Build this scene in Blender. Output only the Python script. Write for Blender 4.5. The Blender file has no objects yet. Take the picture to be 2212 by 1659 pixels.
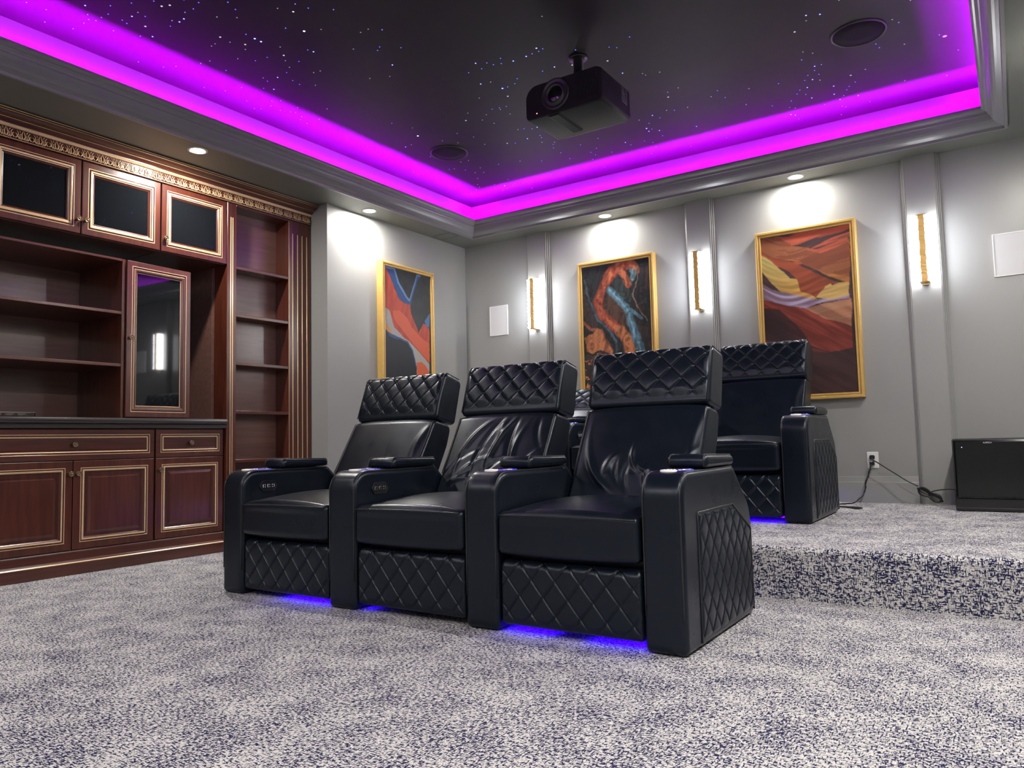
import bpy, math, random
import numpy as np
from mathutils import Matrix, Vector

# ------------------------------------------------------------------ camera, world, exposure
SC = bpy.context.scene
COL = SC.collection
cam_data = bpy.data.cameras.new('camera')
cam = bpy.data.objects.new('camera', cam_data)
COL.objects.link(cam)
CAM_H = 0.705
_vp1, _vp2, _c = np.array([2197., 928.]), np.array([-1358., 1011.]), np.array([1106., 829.5])
_f = math.sqrt(-float(np.dot(_vp1 - _c, _vp2 - _c)))
_ey = np.array([_vp1[0] - _c[0], -(_vp1[1] - _c[1]), -_f]); _ey /= np.linalg.norm(_ey)
_ex = -np.array([_vp2[0] - _c[0], -(_vp2[1] - _c[1]), -_f]); _ex /= np.linalg.norm(_ex)
_ez = np.cross(_ex, _ey)
cam.matrix_world = Matrix.Translation((0, 0, CAM_H)) @ Matrix([list(_ex), list(_ey), list(_ez)]).to_4x4()
cam_data.sensor_fit = 'HORIZONTAL'
cam_data.sensor_width = 36.0
cam_data.lens = _f / 2212.0 * 36.0
cam_data.clip_start = 0.02
SC.camera = cam
SC.view_settings.view_transform = 'Standard'
SC.view_settings.look = 'None'
SC.view_settings.gamma = 1.0
SC.view_settings.use_curve_mapping = False
SC.view_settings.exposure = 0.0

world = bpy.data.worlds.new('world'); SC.world = world
world.use_nodes = True
world.node_tree.nodes['Background'].inputs[0].default_value = (0.5, 0.5, 0.55, 1)
world.node_tree.nodes['Background'].inputs[1].default_value = 0.0

# light levels of the lamps the room has
P_DOWN = 28.0        # W per recessed downlight
E_SCONCE = 31.0      # emission of the glowing sconce crystals
E_COVE = 850.0         # emission of the magenta cove strip
E_SEATLED = 70.0     # emission of the blue strips under the seats
E_STAR = 1.0

# ------------------------------------------------------------------ helpers
def link(o, parent=None):
    COL.objects.link(o)
    if parent is not None:
        o.parent = parent
    return o

def tag(o, label=None, cat=None, group=None, kind=None):
    if label: o['label'] = label
    if cat: o['category'] = cat
    if group: o['group'] = group
    if kind: o['kind'] = kind
    return o

def thing(name, label, cat, loc=(0, 0, 0), group=None):
    o = bpy.data.objects.new(name, None)
    o.empty_display_size = 0.1
    o.location = loc
    link(o)
    return tag(o, label, cat, group)

class MB:
    """collects geometry for one mesh object"""
    def __init__(s):
        s.v = []; s.f = []; s.m = []; s.sm = []
    def add(s, vs, fs, mi=0, smooth=False):
        o = len(s.v)
        s.v.extend([tuple(map(float, p)) for p in vs])
        for f in fs:
            s.f.append(tuple(o + i for i in f)); s.m.append(mi); s.sm.append(smooth)
        return s
    def box(s, a, b, mi=0):
        x0, x1 = sorted((a[0], b[0])); y0, y1 = sorted((a[1], b[1])); z0, z1 = sorted((a[2], b[2]))
        v = [(x0,y0,z0),(x1,y0,z0),(x1,y1,z0),(x0,y1,z0),(x0,y0,z1),(x1,y0,z1),(x1,y1,z1),(x0,y1,z1)]
        return s.add(v, [(0,3,2,1),(4,5,6,7),(0,1,5,4),(1,2,6,5),(2,3,7,6),(3,0,4,7)], mi)
    def bbox(s, a, b, r=0.004, mi=0):
        """box with chamfered edges"""
        lo = [min(a[i], b[i]) for i in range(3)]; hi = [max(a[i], b[i]) for i in range(3)]
        r = min(r, *[(hi[i] - lo[i]) * 0.45 for i in range(3)])
        vs = []; idx = {}
        for sx in (0, 1):
            for sy in (0, 1):
                for sz in (0, 1):
                    c = [(lo, hi)[q][i] for i, q in enumerate((sx, sy, sz))]
                    for ax in range(3):
                        p = []
                        for i, q in enumerate((sx, sy, sz)):
                            p.append(c[i] if i == ax else c[i] + (r if q == 0 else -r))
                        idx[(sx, sy, sz, ax)] = len(vs); vs.append(p)
        fs = []
        g = lambda x, y, z, a: idx[(x, y, z, a)]
        for q in (0, 1):
            f = [g(q,0,0,0), g(q,1,0,0), g(q,1,1,0), g(q,0,1,0)]; fs.append(f if q else f[::-1])
            f = [g(0,q,0,1), g(0,q,1,1), g(1,q,1,1), g(1,q,0,1)]; fs.append(f if q else f[::-1])
            f = [g(0,0,q,2), g(1,0,q,2), g(1,1,q,2), g(0,1,q,2)]; fs.append(f if q else f[::-1])
        for a in (0, 1):
            for b2 in (0, 1):
                f = [g(0,a,b2,1), g(1,a,b2,1), g(1,a,b2,2), g(0,a,b2,2)]; fs.append(f)
                f = [g(a,0,b2,0), g(a,1,b2,0), g(a,1,b2,2), g(a,0,b2,2)]; fs.append(f)
                f = [g(a,b2,0,0), g(a,b2,1,0), g(a,b2,1,1), g(a,b2,0,1)]; fs.append(f)
        for sx in (0, 1):
            for sy in (0, 1):
                for sz in (0, 1):
                    fs.append([g(sx,sy,sz,0), g(sx,sy,sz,1), g(sx,sy,sz,2)])
        return s.add(vs, fs, mi)
    def tube(s, pts, r, n=8, mi=0, closed=False, caps=True):
        P = [Vector(p) for p in pts]; N = len(P)
        rr = r if hasattr(r, '__len__') else [r] * N
        rings = []; up = None
        for i in range(N):
            if closed: t = P[(i + 1) % N] - P[i - 1]
            else: t = P[min(i + 1, N - 1)] - P[max(i - 1, 0)]
            if t.length < 1e-9: t = Vector((0, 0, 1))
            t.normalize()
            if up is None:
                up = Vector((0, 0, 1)) if abs(t.z) < .9 else Vector((1, 0, 0))
            a = (up - t * up.dot(t))
            if a.length < 1e-5: a = t.orthogonal()
            a.normalize(); up = a
            b = t.cross(a)
            rings.append([P[i] + (a * math.cos(k * 2 * math.pi / n) + b * math.sin(k * 2 * math.pi / n)) * rr[i] for k in range(n)])
        vs = [q for R_ in rings for q in R_]
        fs = []
        for i in range(N if closed else N - 1):
            j = (i + 1) % N
            for k in range(n):
                k2 = (k + 1) % n
                fs.append((i*n+k, j*n+k, j*n+k2, i*n+k2))
        if caps and not closed:
            fs.append(tuple(range(n))); fs.append(tuple((N-1)*n + k for k in range(n))[::-1])
        return s.add(vs, fs, mi, True)
    def lathe(s, c, axis, prof, n=32, mi=0, smooth=True):
        """prof = [(r, h)], revolved about axis through c"""
        ax = Vector(axis).normalized(); a = ax.orthogonal().normalized(); b = ax.cross(a); c = Vector(c)
        vs = []; fs = []
        for (r, h) in prof:
            for k in range(n):
                t = 2 * math.pi * k / n
                vs.append(c + ax * h + (a * math.cos(t) + b * math.sin(t)) * r)
        for i in range(len(prof) - 1):
            for k in range(n):
                k2 = (k + 1) % n
                fs.append((i*n+k, i*n+k2, (i+1)*n+k2, (i+1)*n+k))
        return s.add(vs, fs, mi, smooth)
    def prism(s, prof, ax, a, b, mi=0, smooth=False, caps=True):
        """closed profile in the plane across axis ax, extruded a..b"""
        n = len(prof)
        def P(p, t):
            return {'x': (t, p[0], p[1]), 'y': (p[0], t, p[1]), 'z': (p[0], p[1], t)}[ax]
        vs = [P(p, a) for p in prof] + [P(p, b) for p in prof]
        fs = [(i, (i+1) % n, n + (i+1) % n, n + i) for i in range(n)]
        s.add(vs, fs, mi, smooth)
        if caps:
            s.add(vs, [tuple(range(n))[::-1], tuple(range(n, 2*n))], mi)
        return s
    def ring(s, u0, u1, z0, z1, prof, to3, closed_in=None):
        """mitred rectangular moulding; prof = [(inset, out, mat)]"""
        for i in range(len(prof) - 1):
            (i0, o0, m), (i1, o1, _) = prof[i], prof[i+1]
            A = [(u0+i0, z0+i0, o0), (u1-i0, z0+i0, o0), (u1-i0, z1-i0, o0), (u0+i0, z1-i0, o0)]
            B = [(u0+i1, z0+i1, o1), (u1-i1, z0+i1, o1), (u1-i1, z1-i1, o1), (u0+i1, z1-i1, o1)]
            vs = [to3(*p) for p in A + B]
            s.add(vs, [(k, (k+1) % 4, 4 + (k+1) % 4, 4 + k) for k in range(4)], m)
        if closed_in is not None:
            i1, o1, _ = prof[-1]
            s.add([to3(u0+i1, z0+i1, o1), to3(u1-i1, z0+i1, o1), to3(u1-i1, z1-i1, o1), to3(u0+i1, z1-i1, o1)], [(0,1,2,3)], closed_in)
        return s
    def rot(s, ang, piv, start=0):
        """rotate about the x axis through (y,z)=piv"""
        c, sn = math.cos(ang), math.sin(ang)
        for i in range(start, len(s.v)):
            x, y, z = s.v[i]; y -= piv[0]; z -= piv[1]
            s.v[i] = (x, piv[0] + y*c - z*sn, piv[1] + y*sn + z*c)
        return s
    def build(s, name, mats, parent=None, fixn=True):
        me = bpy.data.meshes.new(name)
        me.from_pydata(s.v, [], s.f)
        if not isinstance(mats, (list, tuple)): mats = [mats]
        for m in mats: me.materials.append(m)
        me.polygons.foreach_set('material_index', s.m)
        me.polygons.foreach_set('use_smooth', s.sm)
        me.update()
        if fixn:
            import bmesh
            bm = bmesh.new(); bm.from_mesh(me)
            bmesh.ops.remove_doubles(bm, verts=bm.verts, dist=1e-6)
            bmesh.ops.recalc_face_normals(bm, faces=bm.faces)
            bm.to_mesh(me); bm.free()
        o = bpy.data.objects.new(name, me)
        L = Vector((0, 0, 0)); q = parent
        while q is not None:
            L += q.location; q = q.parent
        if L.length > 0:
            me.transform(Matrix.Translation(-L))
        return link(o, parent)

def rpoly(pts, rads, seg=6):
    """closed polygon with rounded corners"""
    out = []; n = len(pts)
    for i in range(n):
        p = np.array(pts[i], float); a = np.array(pts[i-1], float); b = np.array(pts[(i+1) % n], float)
        r = rads[i] if hasattr(rads, '__len__') else rads
        if r <= 0: out.append(tuple(p)); continue
        da = (a-p)/np.linalg.norm(a-p); db = (b-p)/np.linalg.norm(b-p)
        th = math.acos(max(-1, min(1, float(da @ db)))); t = r/math.tan(th/2)
        t = min(t, .49*np.linalg.norm(a-p), .49*np.linalg.norm(b-p))
        rr = t*math.tan(th/2)
        bis = (da+db)/np.linalg.norm(da+db); c = p + bis*rr/math.sin(th/2)
        s0 = p + da*t - c; s1 = p + db*t - c
        a0 = math.atan2(s0[1], s0[0]); a1 = math.atan2(s1[1], s1[0])
        d = (a1-a0+math.pi) % (2*math.pi) - math.pi
        for k in range(seg+1):
            q = a0 + d*k/seg
            out.append((c[0]+rr*math.cos(q), c[1]+rr*math.sin(q)))
    return out

def resample(poly, n):
    P = np.array(poly + [poly[0]], float)
    L = np.r_[0, np.cumsum(np.linalg.norm(np.diff(P, axis=0), axis=1))]
    t = np.linspace(0, L[-1], n, endpoint=False)
    return np.c_[np.interp(t, L, P[:, 0]), np.interp(t, L, P[:, 1])], t

def pad(mb, poly, x0, x1, r, nx, ns, disp=None, mi=0, ne=5):
    """upholstered block: profile (y,z) swept along x with rounded ends; disp(y,z,x,s)->outward offset"""
    P, S = resample(poly, ns)
    T = np.roll(P, -1, 0) - np.roll(P, 1, 0); T /= np.linalg.norm(T, axis=1)[:, None]
    area = 0.5*np.sum(P[:, 0]*np.roll(P[:, 1], -1) - np.roll(P[:, 0], -1)*P[:, 1])
    Nn = np.c_[T[:, 1], -T[:, 0]] * (1 if area > 0 else -1)
    th = np.linspace(0, math.pi/2, ne+1)
    xs = [x0 + r*(1-math.sin(t)) for t in th[::-1]]
    ins = [r*(1-math.cos(math.pi/2-t)) if False else r*(1-math.sqrt(max(0, 1-((x0+r-x)/r)**2))) for t, x in zip(th, xs)]
    mid = list(np.linspace(x0+r, x1-r, nx+1))[1:-1]
    X = xs + mid + [x0+x1-x for x in xs[::-1]]
    I = ins + [0]*len(mid) + ins[::-1]
    V = []
    for x, i in zip(X, I):
        d = disp(P[:, 0], P[:, 1], np.full(len(P), x), S) if disp else 0
        Q = P + Nn*(np.asarray(d) - i)[:, None] if disp else P - Nn*i
        V.append(np.c_[np.full(len(P), x), Q])
    V = np.vstack(V); n = len(P); m = len(X)
    fs = [(a*n+k, a*n+(k+1) % n, (a+1)*n+(k+1) % n, (a+1)*n+k) for a in range(m-1) for k in range(n)]
    mb.add(V, fs, mi, True)
    c0 = V[:n]; c1 = V[-n:]
    for c in (c0, c1):
        mb.add(c, [tuple(range(n))], mi, False)
    return mb

def quilt(a, b, Pa, Pb, h=0.006, d=0.004, w=0.03):
    u = a/Pa + b/Pb; v = a/Pa - b/Pb
    e = np.minimum(np.abs(u-np.round(u)), np.abs(v-np.round(v)))
    puff = h*np.power(np.abs(np.sin(np.pi*u)*np.sin(np.pi*v)) + 1e-6, .28)
    return puff - d*np.exp(-(e/w)**2)

# ------------------------------------------------------------------ materials
def NT(name):
    m = bpy.data.materials.new(name); m.use_nodes = True
    nt = m.node_tree; return m, nt, nt.nodes['Principled BSDF']

def pbr(name, col, rough=.5, metal=0., spec=.5, bump=None, coat=0., var=None, sheen=0.):
    m, nt, b = NT(name)
    b.inputs['Base Color'].default_value = (*col, 1)
    b.inputs['Roughness'].default_value = rough
    b.inputs['Metallic'].default_value = metal
    b.inputs['Specular IOR Level'].default_value = spec
    if coat: b.inputs['Coat Weight'].default_value = coat; b.inputs['Coat Roughness'].default_value = .15
    tc = nt.nodes.new('ShaderNodeTexCoord')
    if var:
        n = nt.nodes.new('ShaderNodeTexNoise'); n.inputs['Scale'].default_value = var[0]; n.inputs['Detail'].default_value = 4
        mp = nt.nodes.new('ShaderNodeMapping'); mp.inputs['Scale'].default_value = var[2] if len(var) > 2 else (1, 1, 1)
        nt.links.new(tc.outputs['Object'], mp.inputs[0]); nt.links.new(mp.outputs[0], n.inputs['Vector'])
        r = nt.nodes.new('ShaderNodeMapRange'); r.inputs[3].default_value = 1-var[1]; r.inputs[4].default_value = 1+var[1]
        nt.links.new(n.outputs['Fac'], r.inputs[0])
        mx = nt.nodes.new('ShaderNodeMix'); mx.data_type = 'RGBA'; mx.blend_type = 'MULTIPLY'; mx.inputs[0].default_value = 1
        mx.inputs[6].default_value = (*col, 1); nt.links.new(r.outputs[0], mx.inputs[7]); nt.links.new(mx.outputs[2], b.inputs['Base Color'])
    if bump:
        n = nt.nodes.new('ShaderNodeTexNoise'); n.inputs['Scale'].default_value = bump[0]; n.inputs['Detail'].default_value = 3
        nt.links.new(tc.outputs['Object'], n.inputs['Vector'])
        bp = nt.nodes.new('ShaderNodeBump'); bp.inputs['Strength'].default_value = bump[1]; bp.inputs['Distance'].default_value = bump[2]
        nt.links.new(n.outputs['Fac'], bp.inputs['Height']); nt.links.new(bp.outputs[0], b.inputs['Normal'])
    return m

def emis(name, col, s):
    m, nt, b = NT(name)
    b.inputs['Base Color'].default_value = (*[min(1, c) for c in col], 1)
    b.inputs['Emission Color'].default_value = (*col, 1)
    b.inputs['Emission Strength'].default_value = s
    return m

M = {}
M['wall'] = pbr('wall_paint', (.285, .29, .285), .33, bump=(180, .12, .002))
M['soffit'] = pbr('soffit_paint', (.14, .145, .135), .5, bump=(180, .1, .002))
M['cove'] = pbr('dark_cove_paint', (.135, .12, .14), .6)
M['crown'] = pbr('crown_paint', (.19, .19, .205), .3)
def star_fabric():
    m, nt, b = NT('star_ceiling_fabric')
    tc = nt.nodes.new('ShaderNodeTexCoord'); n = nt.nodes.new('ShaderNodeTexNoise')
    n.inputs['Scale'].default_value = .62; n.inputs['Detail'].default_value = 7; n.inputs['Roughness'].default_value = .55
    mp = nt.nodes.new('ShaderNodeMapping'); mp.inputs['Location'].default_value = (3.1, .4, 0); mp.inputs['Rotation'].default_value = (0, 0, .6); mp.inputs['Scale'].default_value = (.7, 1.5, 1)
    cr = nt.nodes.new('ShaderNodeValToRGB')
    cr.color_ramp.elements[0].position = .40; cr.color_ramp.elements[0].color = (.0022, .0022, .0035, 1)
    cr.color_ramp.elements[1].position = .66; cr.color_ramp.elements[1].color = (.0125, .0105, .0115, 1)
    nt.links.new(tc.outputs['Object'], mp.inputs[0]); nt.links.new(mp.outputs[0], n.inputs['Vector'])
    nt.links.new(n.outputs['Fac'], cr.inputs[0]); nt.links.new(cr.outputs[0], b.inputs['Base Color'])
    b.inputs['Roughness'].default_value = .6; b.inputs['Specular IOR Level'].default_value = .3
    return m
M['starpanel'] = star_fabric()
M['frameg'] = pbr('gold_frame', (.58, .375, .11), .42, metal=.15, var=(30, .12))
M['black'] = pbr('black_plastic', (.012, .012, .014), .4)
M['grille'] = pbr('speaker_grille_black', (.005, .005, .006), .8, spec=.2)
M['white'] = pbr('white_plastic', (.74, .74, .74), .45)
M['whiteg'] = pbr('white_grille', (.62, .62, .64), .6, bump=(900, .25, .001))
M['granite'] = pbr('black_granite', (.045, .040, .040), .2, var=(300, .5))
M['chrome'] = pbr('chrome', (.8, .8, .82), .15, metal=1.)
M['knob'] = pbr('antique_brass', (.18, .13, .08), .35, metal=.9)
M['brassbar'] = pbr('matte_brass_bar', (.82, .53, .17), .55, metal=.05)
M['brass'] = pbr('brushed_brass', (.72, .45, .14), .3, metal=.8)
M['gold'] = pbr('gold_paint', (.74, .52, .31), .3, metal=.3, var=(60, .15))
M['glassk'] = pbr('dark_glass', (.006, .007, .009), .03, spec=.75)
M['cord'] = pbr('black_cord', (.012, .012, .013), .35)
M['canvas_edge'] = pbr('canvas_edge', (.03, .028, .028), .7)
M['coveled'] = emis('magenta_led', (.56, .0, 1.0), E_COVE)
M['seatled'] = emis('blue_led', (.03, .0, 1.0), E_SEATLED)
M['crystal'] = emis('lit_crystal', (.93, .95, 1.0), E_SCONCE)
M['lens'] = emis('lit_lens', (1., .95, .84), 30.0)
M['bluelit'] = emis('blue_indicator', (.05, .06, 1.), 1.6)
M['whitelit'] = emis('white_indicator', (.75, .8, 1.), 1.0)
M['redlit'] = emis('red_indicator', (1., .25, .25), 3.0)

def leather():
    m, nt, b = NT('black_leather')
    b.inputs['Base Color'].default_value = (.0045, .0072, .0135, 1)
    b.inputs['Roughness'].default_value = .33
    b.inputs['Specular IOR Level'].default_value = .42
    b.inputs['Specular Tint'].default_value = (.8, .88, 1., 1)
    tc = nt.nodes.new('ShaderNodeTexCoord')
    v = nt.nodes.new('ShaderNodeTexNoise'); v.inputs['Scale'].default_value = 330; v.inputs['Detail'].default_value = 2
    n = nt.nodes.new('ShaderNodeTexNoise'); n.inputs['Scale'].default_value = 9; n.inputs['Detail'].default_value = 2
    nt.links.new(tc.outputs['Object'], v.inputs['Vector']); nt.links.new(tc.outputs['Object'], n.inputs['Vector'])
    b1 = nt.nodes.new('ShaderNodeBump'); b1.inputs['Strength'].default_value = .22; b1.inputs['Distance'].default_value = .001
    b2 = nt.nodes.new('ShaderNodeBump'); b2.inputs['Strength'].default_value = .07; b2.inputs['Distance'].default_value = .006
    nt.links.new(v.outputs['Fac'], b1.inputs['Height']); nt.links.new(n.outputs['Fac'], b2.inputs['Height'])
    nt.links.new(b2.outputs[0], b1.inputs['Normal']); nt.links.new(b1.outputs[0], b.inputs['Normal'])
    r = nt.nodes.new('ShaderNodeMapRange'); r.inputs[3].default_value = .22; r.inputs[4].default_value = .38
    nt.links.new(n.outputs['Fac'], r.inputs[0]); nt.links.new(r.outputs[0], b.inputs['Roughness'])
    return m
M['leather'] = leather()
M['piping'] = pbr('leather_piping', (.02, .022, .027), .3)

def wood(name, c0, c1, axis):
    m, nt, b = NT(name)
    tc = nt.nodes.new('ShaderNodeTexCoord'); mp = nt.nodes.new('ShaderNodeMapping')
    s = {'z': (22, 22, 1.6), 'y': (22, 1.6, 22)}[axis]
    mp.inputs['Scale'].default_value = s
    n = nt.nodes.new('ShaderNodeTexNoise'); n.inputs['Scale'].default_value = 1.6; n.inputs['Detail'].default_value = 7; n.inputs['Distortion'].default_value = .6
    cr = nt.nodes.new('ShaderNodeValToRGB')
    cr.color_ramp.elements[0].position = .32; cr.color_ramp.elements[0].color = (*c0, 1)
    cr.color_ramp.elements[1].position = .7; cr.color_ramp.elements[1].color = (*c1, 1)
    nt.links.new(tc.outputs['Object'], mp.inputs[0]); nt.links.new(mp.outputs[0], n.inputs['Vector'])
    nt.links.new(n.outputs['Fac'], cr.inputs[0]); nt.links.new(cr.outputs[0], b.inputs['Base Color'])
    b.inputs['Roughness'].default_value = .3
    b.inputs['Specular IOR Level'].default_value = .5
    b.inputs['Coat Weight'].default_value = .5; b.inputs['Coat Roughness'].default_value = .2
    bp = nt.nodes.new('ShaderNodeBump'); bp.inputs['Strength'].default_value = .08; bp.inputs['Distance'].default_value = .002
    nt.links.new(n.outputs['Fac'], bp.inputs['Height']); nt.links.new(bp.outputs[0], b.inputs['Normal'])
    return m
M['wood'] = wood('mahogany', (.050, .011, .007), (.095, .023, .011), 'z')
M['woody'] = wood('mahogany_lengthwise', (.050, .011, .007), (.095, .023, .011), 'y')
M['woodin_sheen'] = wood('mahogany_painted_sheen', (.12, .058, .048), (.17, .085, .07), 'y')  # paler, greyer base carries the broad reflected sheen on the inner panels

def carpet():
    m, nt, b = NT('woven_carpet')
    tc = nt.nodes.new('ShaderNodeTexCoord')
    L = nt.links.new
    def noise(scale, sc, det=2, rough=.5):
        mp = nt.nodes.new('ShaderNodeMapping'); mp.inputs['Scale'].default_value = scale
        n = nt.nodes.new('ShaderNodeTexNoise'); n.inputs['Scale'].default_value = sc; n.inputs['Detail'].default_value = det; n.inputs['Roughness'].default_value = rough
        L(tc.outputs['Object'], mp.inputs[0]); L(mp.outputs[0], n.inputs['Vector']); return n.outputs['Fac']
    def math_(op, a, b_=None, v=None):
        n = nt.nodes.new('ShaderNodeMath'); n.operation = op
        L(a, n.inputs[0])
        if b_ is not None: L(b_, n.inputs[1])
        if v is not None: n.inputs[1].default_value = v
        return n.outputs[0]
    def ramp(a, lo, hi):
        n = nt.nodes.new('ShaderNodeMapRange'); n.inputs[1].default_value = lo; n.inputs[2].default_value = hi
        L(a, n.inputs[0]); return n.outputs[0]
    A = noise((66, 230, 230), 1, 2)
    B = noise((230, 72, 72), 1, 2)
    D = noise((7, 7, 7), 1, 3)          # slow variation of fleck density
    dd = math_('MULTIPLY', math_('SUBTRACT', D, v=.5), v=.16)
    fa = ramp(math_('ADD', A, dd), .528, .566)
    fb = ramp(math_('ADD', B, dd), .543, .581)
    fl = math_('MAXIMUM', fa, fb)
    fine = noise((260, 260, 260), 1, 1)
    mix1 = nt.nodes.new('ShaderNodeMix'); mix1.data_type = 'RGBA'
    mix1.inputs[6].default_value = (.46, .45, .455, 1); mix1.inputs[7].default_value = (.82, .80, .79, 1)
    L(ramp(fine, .35, .65), mix1.inputs[0])
    mix2 = nt.nodes.new('ShaderNodeMix'); mix2.data_type = 'RGBA'
    L(fl, mix2.inputs[0]); L(mix1.outputs[2], mix2.inputs[6]); mix2.inputs[7].default_value = (.022, .022, .075, 1)
    L(mix2.outputs[2], b.inputs['Base Color'])
    b.inputs['Roughness'].default_value = .95
    b.inputs['Specular IOR Level'].default_value = .1
    h = math_('SUBTRACT', fine, math_('MULTIPLY', fl, v=.6))
    bp = nt.nodes.new('ShaderNodeBump'); bp.inputs['Strength'].default_value = .6; bp.inputs['Distance'].default_value = .004
    L(h, bp.inputs['Height']); L(bp.outputs[0], b.inputs['Normal'])
    return m
M['carpet'] = carpet()
A1={"blue":[[0.025,0.001],[0.197,0.005],[0.287,0.094],[0.38,0.144],[0.475,0.19],[0.535,0.206],[0.651,0.081],[0.704,0.009],[0.767,0.012],[0.663,0.105],[0.585,0.194],[0.57,0.24],[0.449,0.237],[0.307,0.214],[0.216,0.141],[0.103,0.054]],"red":[[-0.054,0.004],[0.048,-0.001],[0.126,0.06],[0.215,0.149],[0.307,0.214],[0.425,0.238],[0.551,0.238],[0.568,0.302],[0.639,0.372],[0.716,0.438],[0.788,0.397],[0.841,0.36],[0.969,0.387],[0.956,0.657],[0.78,0.589],[0.559,0.525],[0.368,0.477],[0.206,0.422],[0.095,0.309],[-0.062,0.289]],"grey":[[-0.062,0.281],[0.095,0.293],[0.185,0.343],[0.323,0.423],[0.559,0.516],[0.957,0.64],[0.949,0.8],[0.672,0.766],[0.556,0.606],[0.32,0.496],[0.089,0.476],[-0.067,0.43]],"sun":[[-0.044,0.421],[0.035,0.412],[0.135,0.458],[0.181,0.483],[0.066,0.477],[-0.034,0.451]],"flame":[[0.163,0.313],[0.327,0.298],[0.469,0.342],[0.564,0.41],[0.715,0.451],[0.963,0.505],[0.957,0.64],[0.755,0.573],[0.559,0.512],[0.323,0.419],[0.196,0.359]],"dark":[[-0.067,0.43],[0.089,0.484],[0.203,0.498],[0.32,0.496],[0.462,0.513],[0.581,0.573],[0.675,0.7],[0.69,0.929],[-0.082,0.942]],"bl2":[[-0.066,0.426],[0.089,0.468],[0.227,0.481],[0.415,0.499],[0.438,0.53],[0.272,0.518],[0.088,0.504],[-0.045,0.468]],"bl3":[[0.855,0.343],[0.974,0.276],[0.969,0.378],[0.891,0.378]],"fl2":[[0.677,0.659],[0.777,0.647],[0.878,0.677],[0.953,0.716],[0.951,0.758],[0.684,0.766]]}
A2={"arc":[[0.754,0.028],[0.628,0.022],[0.478,0.064],[0.361,0.137],[0.271,0.221],[0.238,0.292],[0.308,0.368],[0.415,0.438],[0.54,0.489],[0.644,0.556],[0.683,0.646],[0.704,0.726],[0.693,0.882]],"arc2":[[0.554,0.025],[0.64,0.104],[0.699,0.17]],"arc3":[[0.737,0.013],[0.807,0.046],[0.821,0.091]],"brown":[[0.375,0.21],[0.502,0.255],[0.624,0.334],[0.69,0.426],[0.648,0.504],[0.506,0.46],[0.401,0.374],[0.331,0.298]],"green":[[0.455,0.126],[0.566,0.116],[0.69,0.17],[0.757,0.236],[0.717,0.296],[0.611,0.262],[0.505,0.201]],"blue":[[0.414,0.186],[0.556,0.267],[0.661,0.327],[0.709,0.41],[0.755,0.518],[0.818,0.626],[0.881,0.716],[0.904,0.889]],"blueb":[[0.713,0.348],[0.783,0.379],[0.868,0.419]],"teal":[[0.751,0.077],[0.776,0.096],[0.747,0.13]],"line":[[0.825,0.047],[0.826,0.153],[0.767,0.228],[0.805,0.319],[0.905,0.404],[0.954,0.442]],"tline":[[0.02,0.094],[0.063,0.189],[0.143,0.277],[0.23,0.4],[0.411,0.491],[0.48,0.566],[0.489,0.699]],"splat":[[0.003,0.515],[0.148,0.495],[0.226,0.463],[0.298,0.512],[0.404,0.598],[0.436,0.662],[0.253,0.618],[0.138,0.639],[0.044,0.617]],"spl2":[[-0.004,0.615],[0.08,0.664],[0.035,0.753],[0.069,0.826],[0.042,0.952],[-0.035,0.95]],"lineo":[[0.001,0.387],[0.112,0.457],[0.262,0.483],[0.387,0.579],[0.417,0.678]]}
A3={"band":[[0.005,0.002],[0.201,0.004],[0.37,0.08],[0.651,0.128],[0.999,0.088],[0.975,0.325],[0.707,0.27],[0.432,0.189],[0.143,0.138],[-0.004,0.097]],"st1":[[0.201,0.004],[0.447,0.038],[0.689,0.028],[0.66,0.041],[0.43,0.061],[0.285,0.048]],"st2":[[0.483,0.113],[0.652,0.12],[0.986,0.079],[0.983,0.109],[0.678,0.146]],"yel":[[-0.004,0.105],[0.069,0.131],[0.183,0.194],[0.322,0.277],[0.401,0.287],[0.43,0.365],[0.555,0.393],[0.623,0.425],[0.412,0.403],[0.241,0.364],[0.114,0.298],[-0.013,0.195]],"cliff":[[0.07,0.123],[0.261,0.155],[0.569,0.248],[0.772,0.318],[0.865,0.344],[0.769,0.343],[0.712,0.361],[0.61,0.412],[0.542,0.388],[0.43,0.365],[0.394,0.29],[0.312,0.236],[0.212,0.196]],"glow":[[0.217,0.152],[0.405,0.175],[0.585,0.233],[0.747,0.293],[0.972,0.356],[0.976,0.318],[0.707,0.27],[0.433,0.185]],"yel2":[[0.609,0.416],[0.713,0.353],[0.77,0.34],[0.789,0.354],[0.865,0.344],[0.973,0.348],[0.965,0.421],[0.76,0.44]],"lav":[[-0.021,0.284],[0.111,0.331],[0.342,0.379],[0.622,0.429],[0.966,0.417],[0.966,0.44],[0.759,0.45],[0.62,0.456],[0.477,0.475],[0.191,0.429],[-0.03,0.386]],"tan":[[0.477,0.475],[0.689,0.461],[0.977,0.441],[0.973,0.613],[0.827,0.589],[0.64,0.536],[0.504,0.488]],"red":[[-0.03,0.386],[0.191,0.429],[0.476,0.477],[0.68,0.546],[0.973,0.61],[0.973,0.738],[0.729,0.752],[0.539,0.71],[0.359,0.662],[0.224,0.552],[-0.035,0.439]],"mar":[[-0.035,0.439],[0.187,0.469],[0.354,0.559],[0.486,0.669],[0.474,0.801],[-0.065,0.779]],"red2":[[-0.052,0.634],[0.168,0.677],[0.454,0.706],[0.729,0.754],[0.48,0.735],[0.166,0.701],[-0.054,0.658]]}
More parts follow.
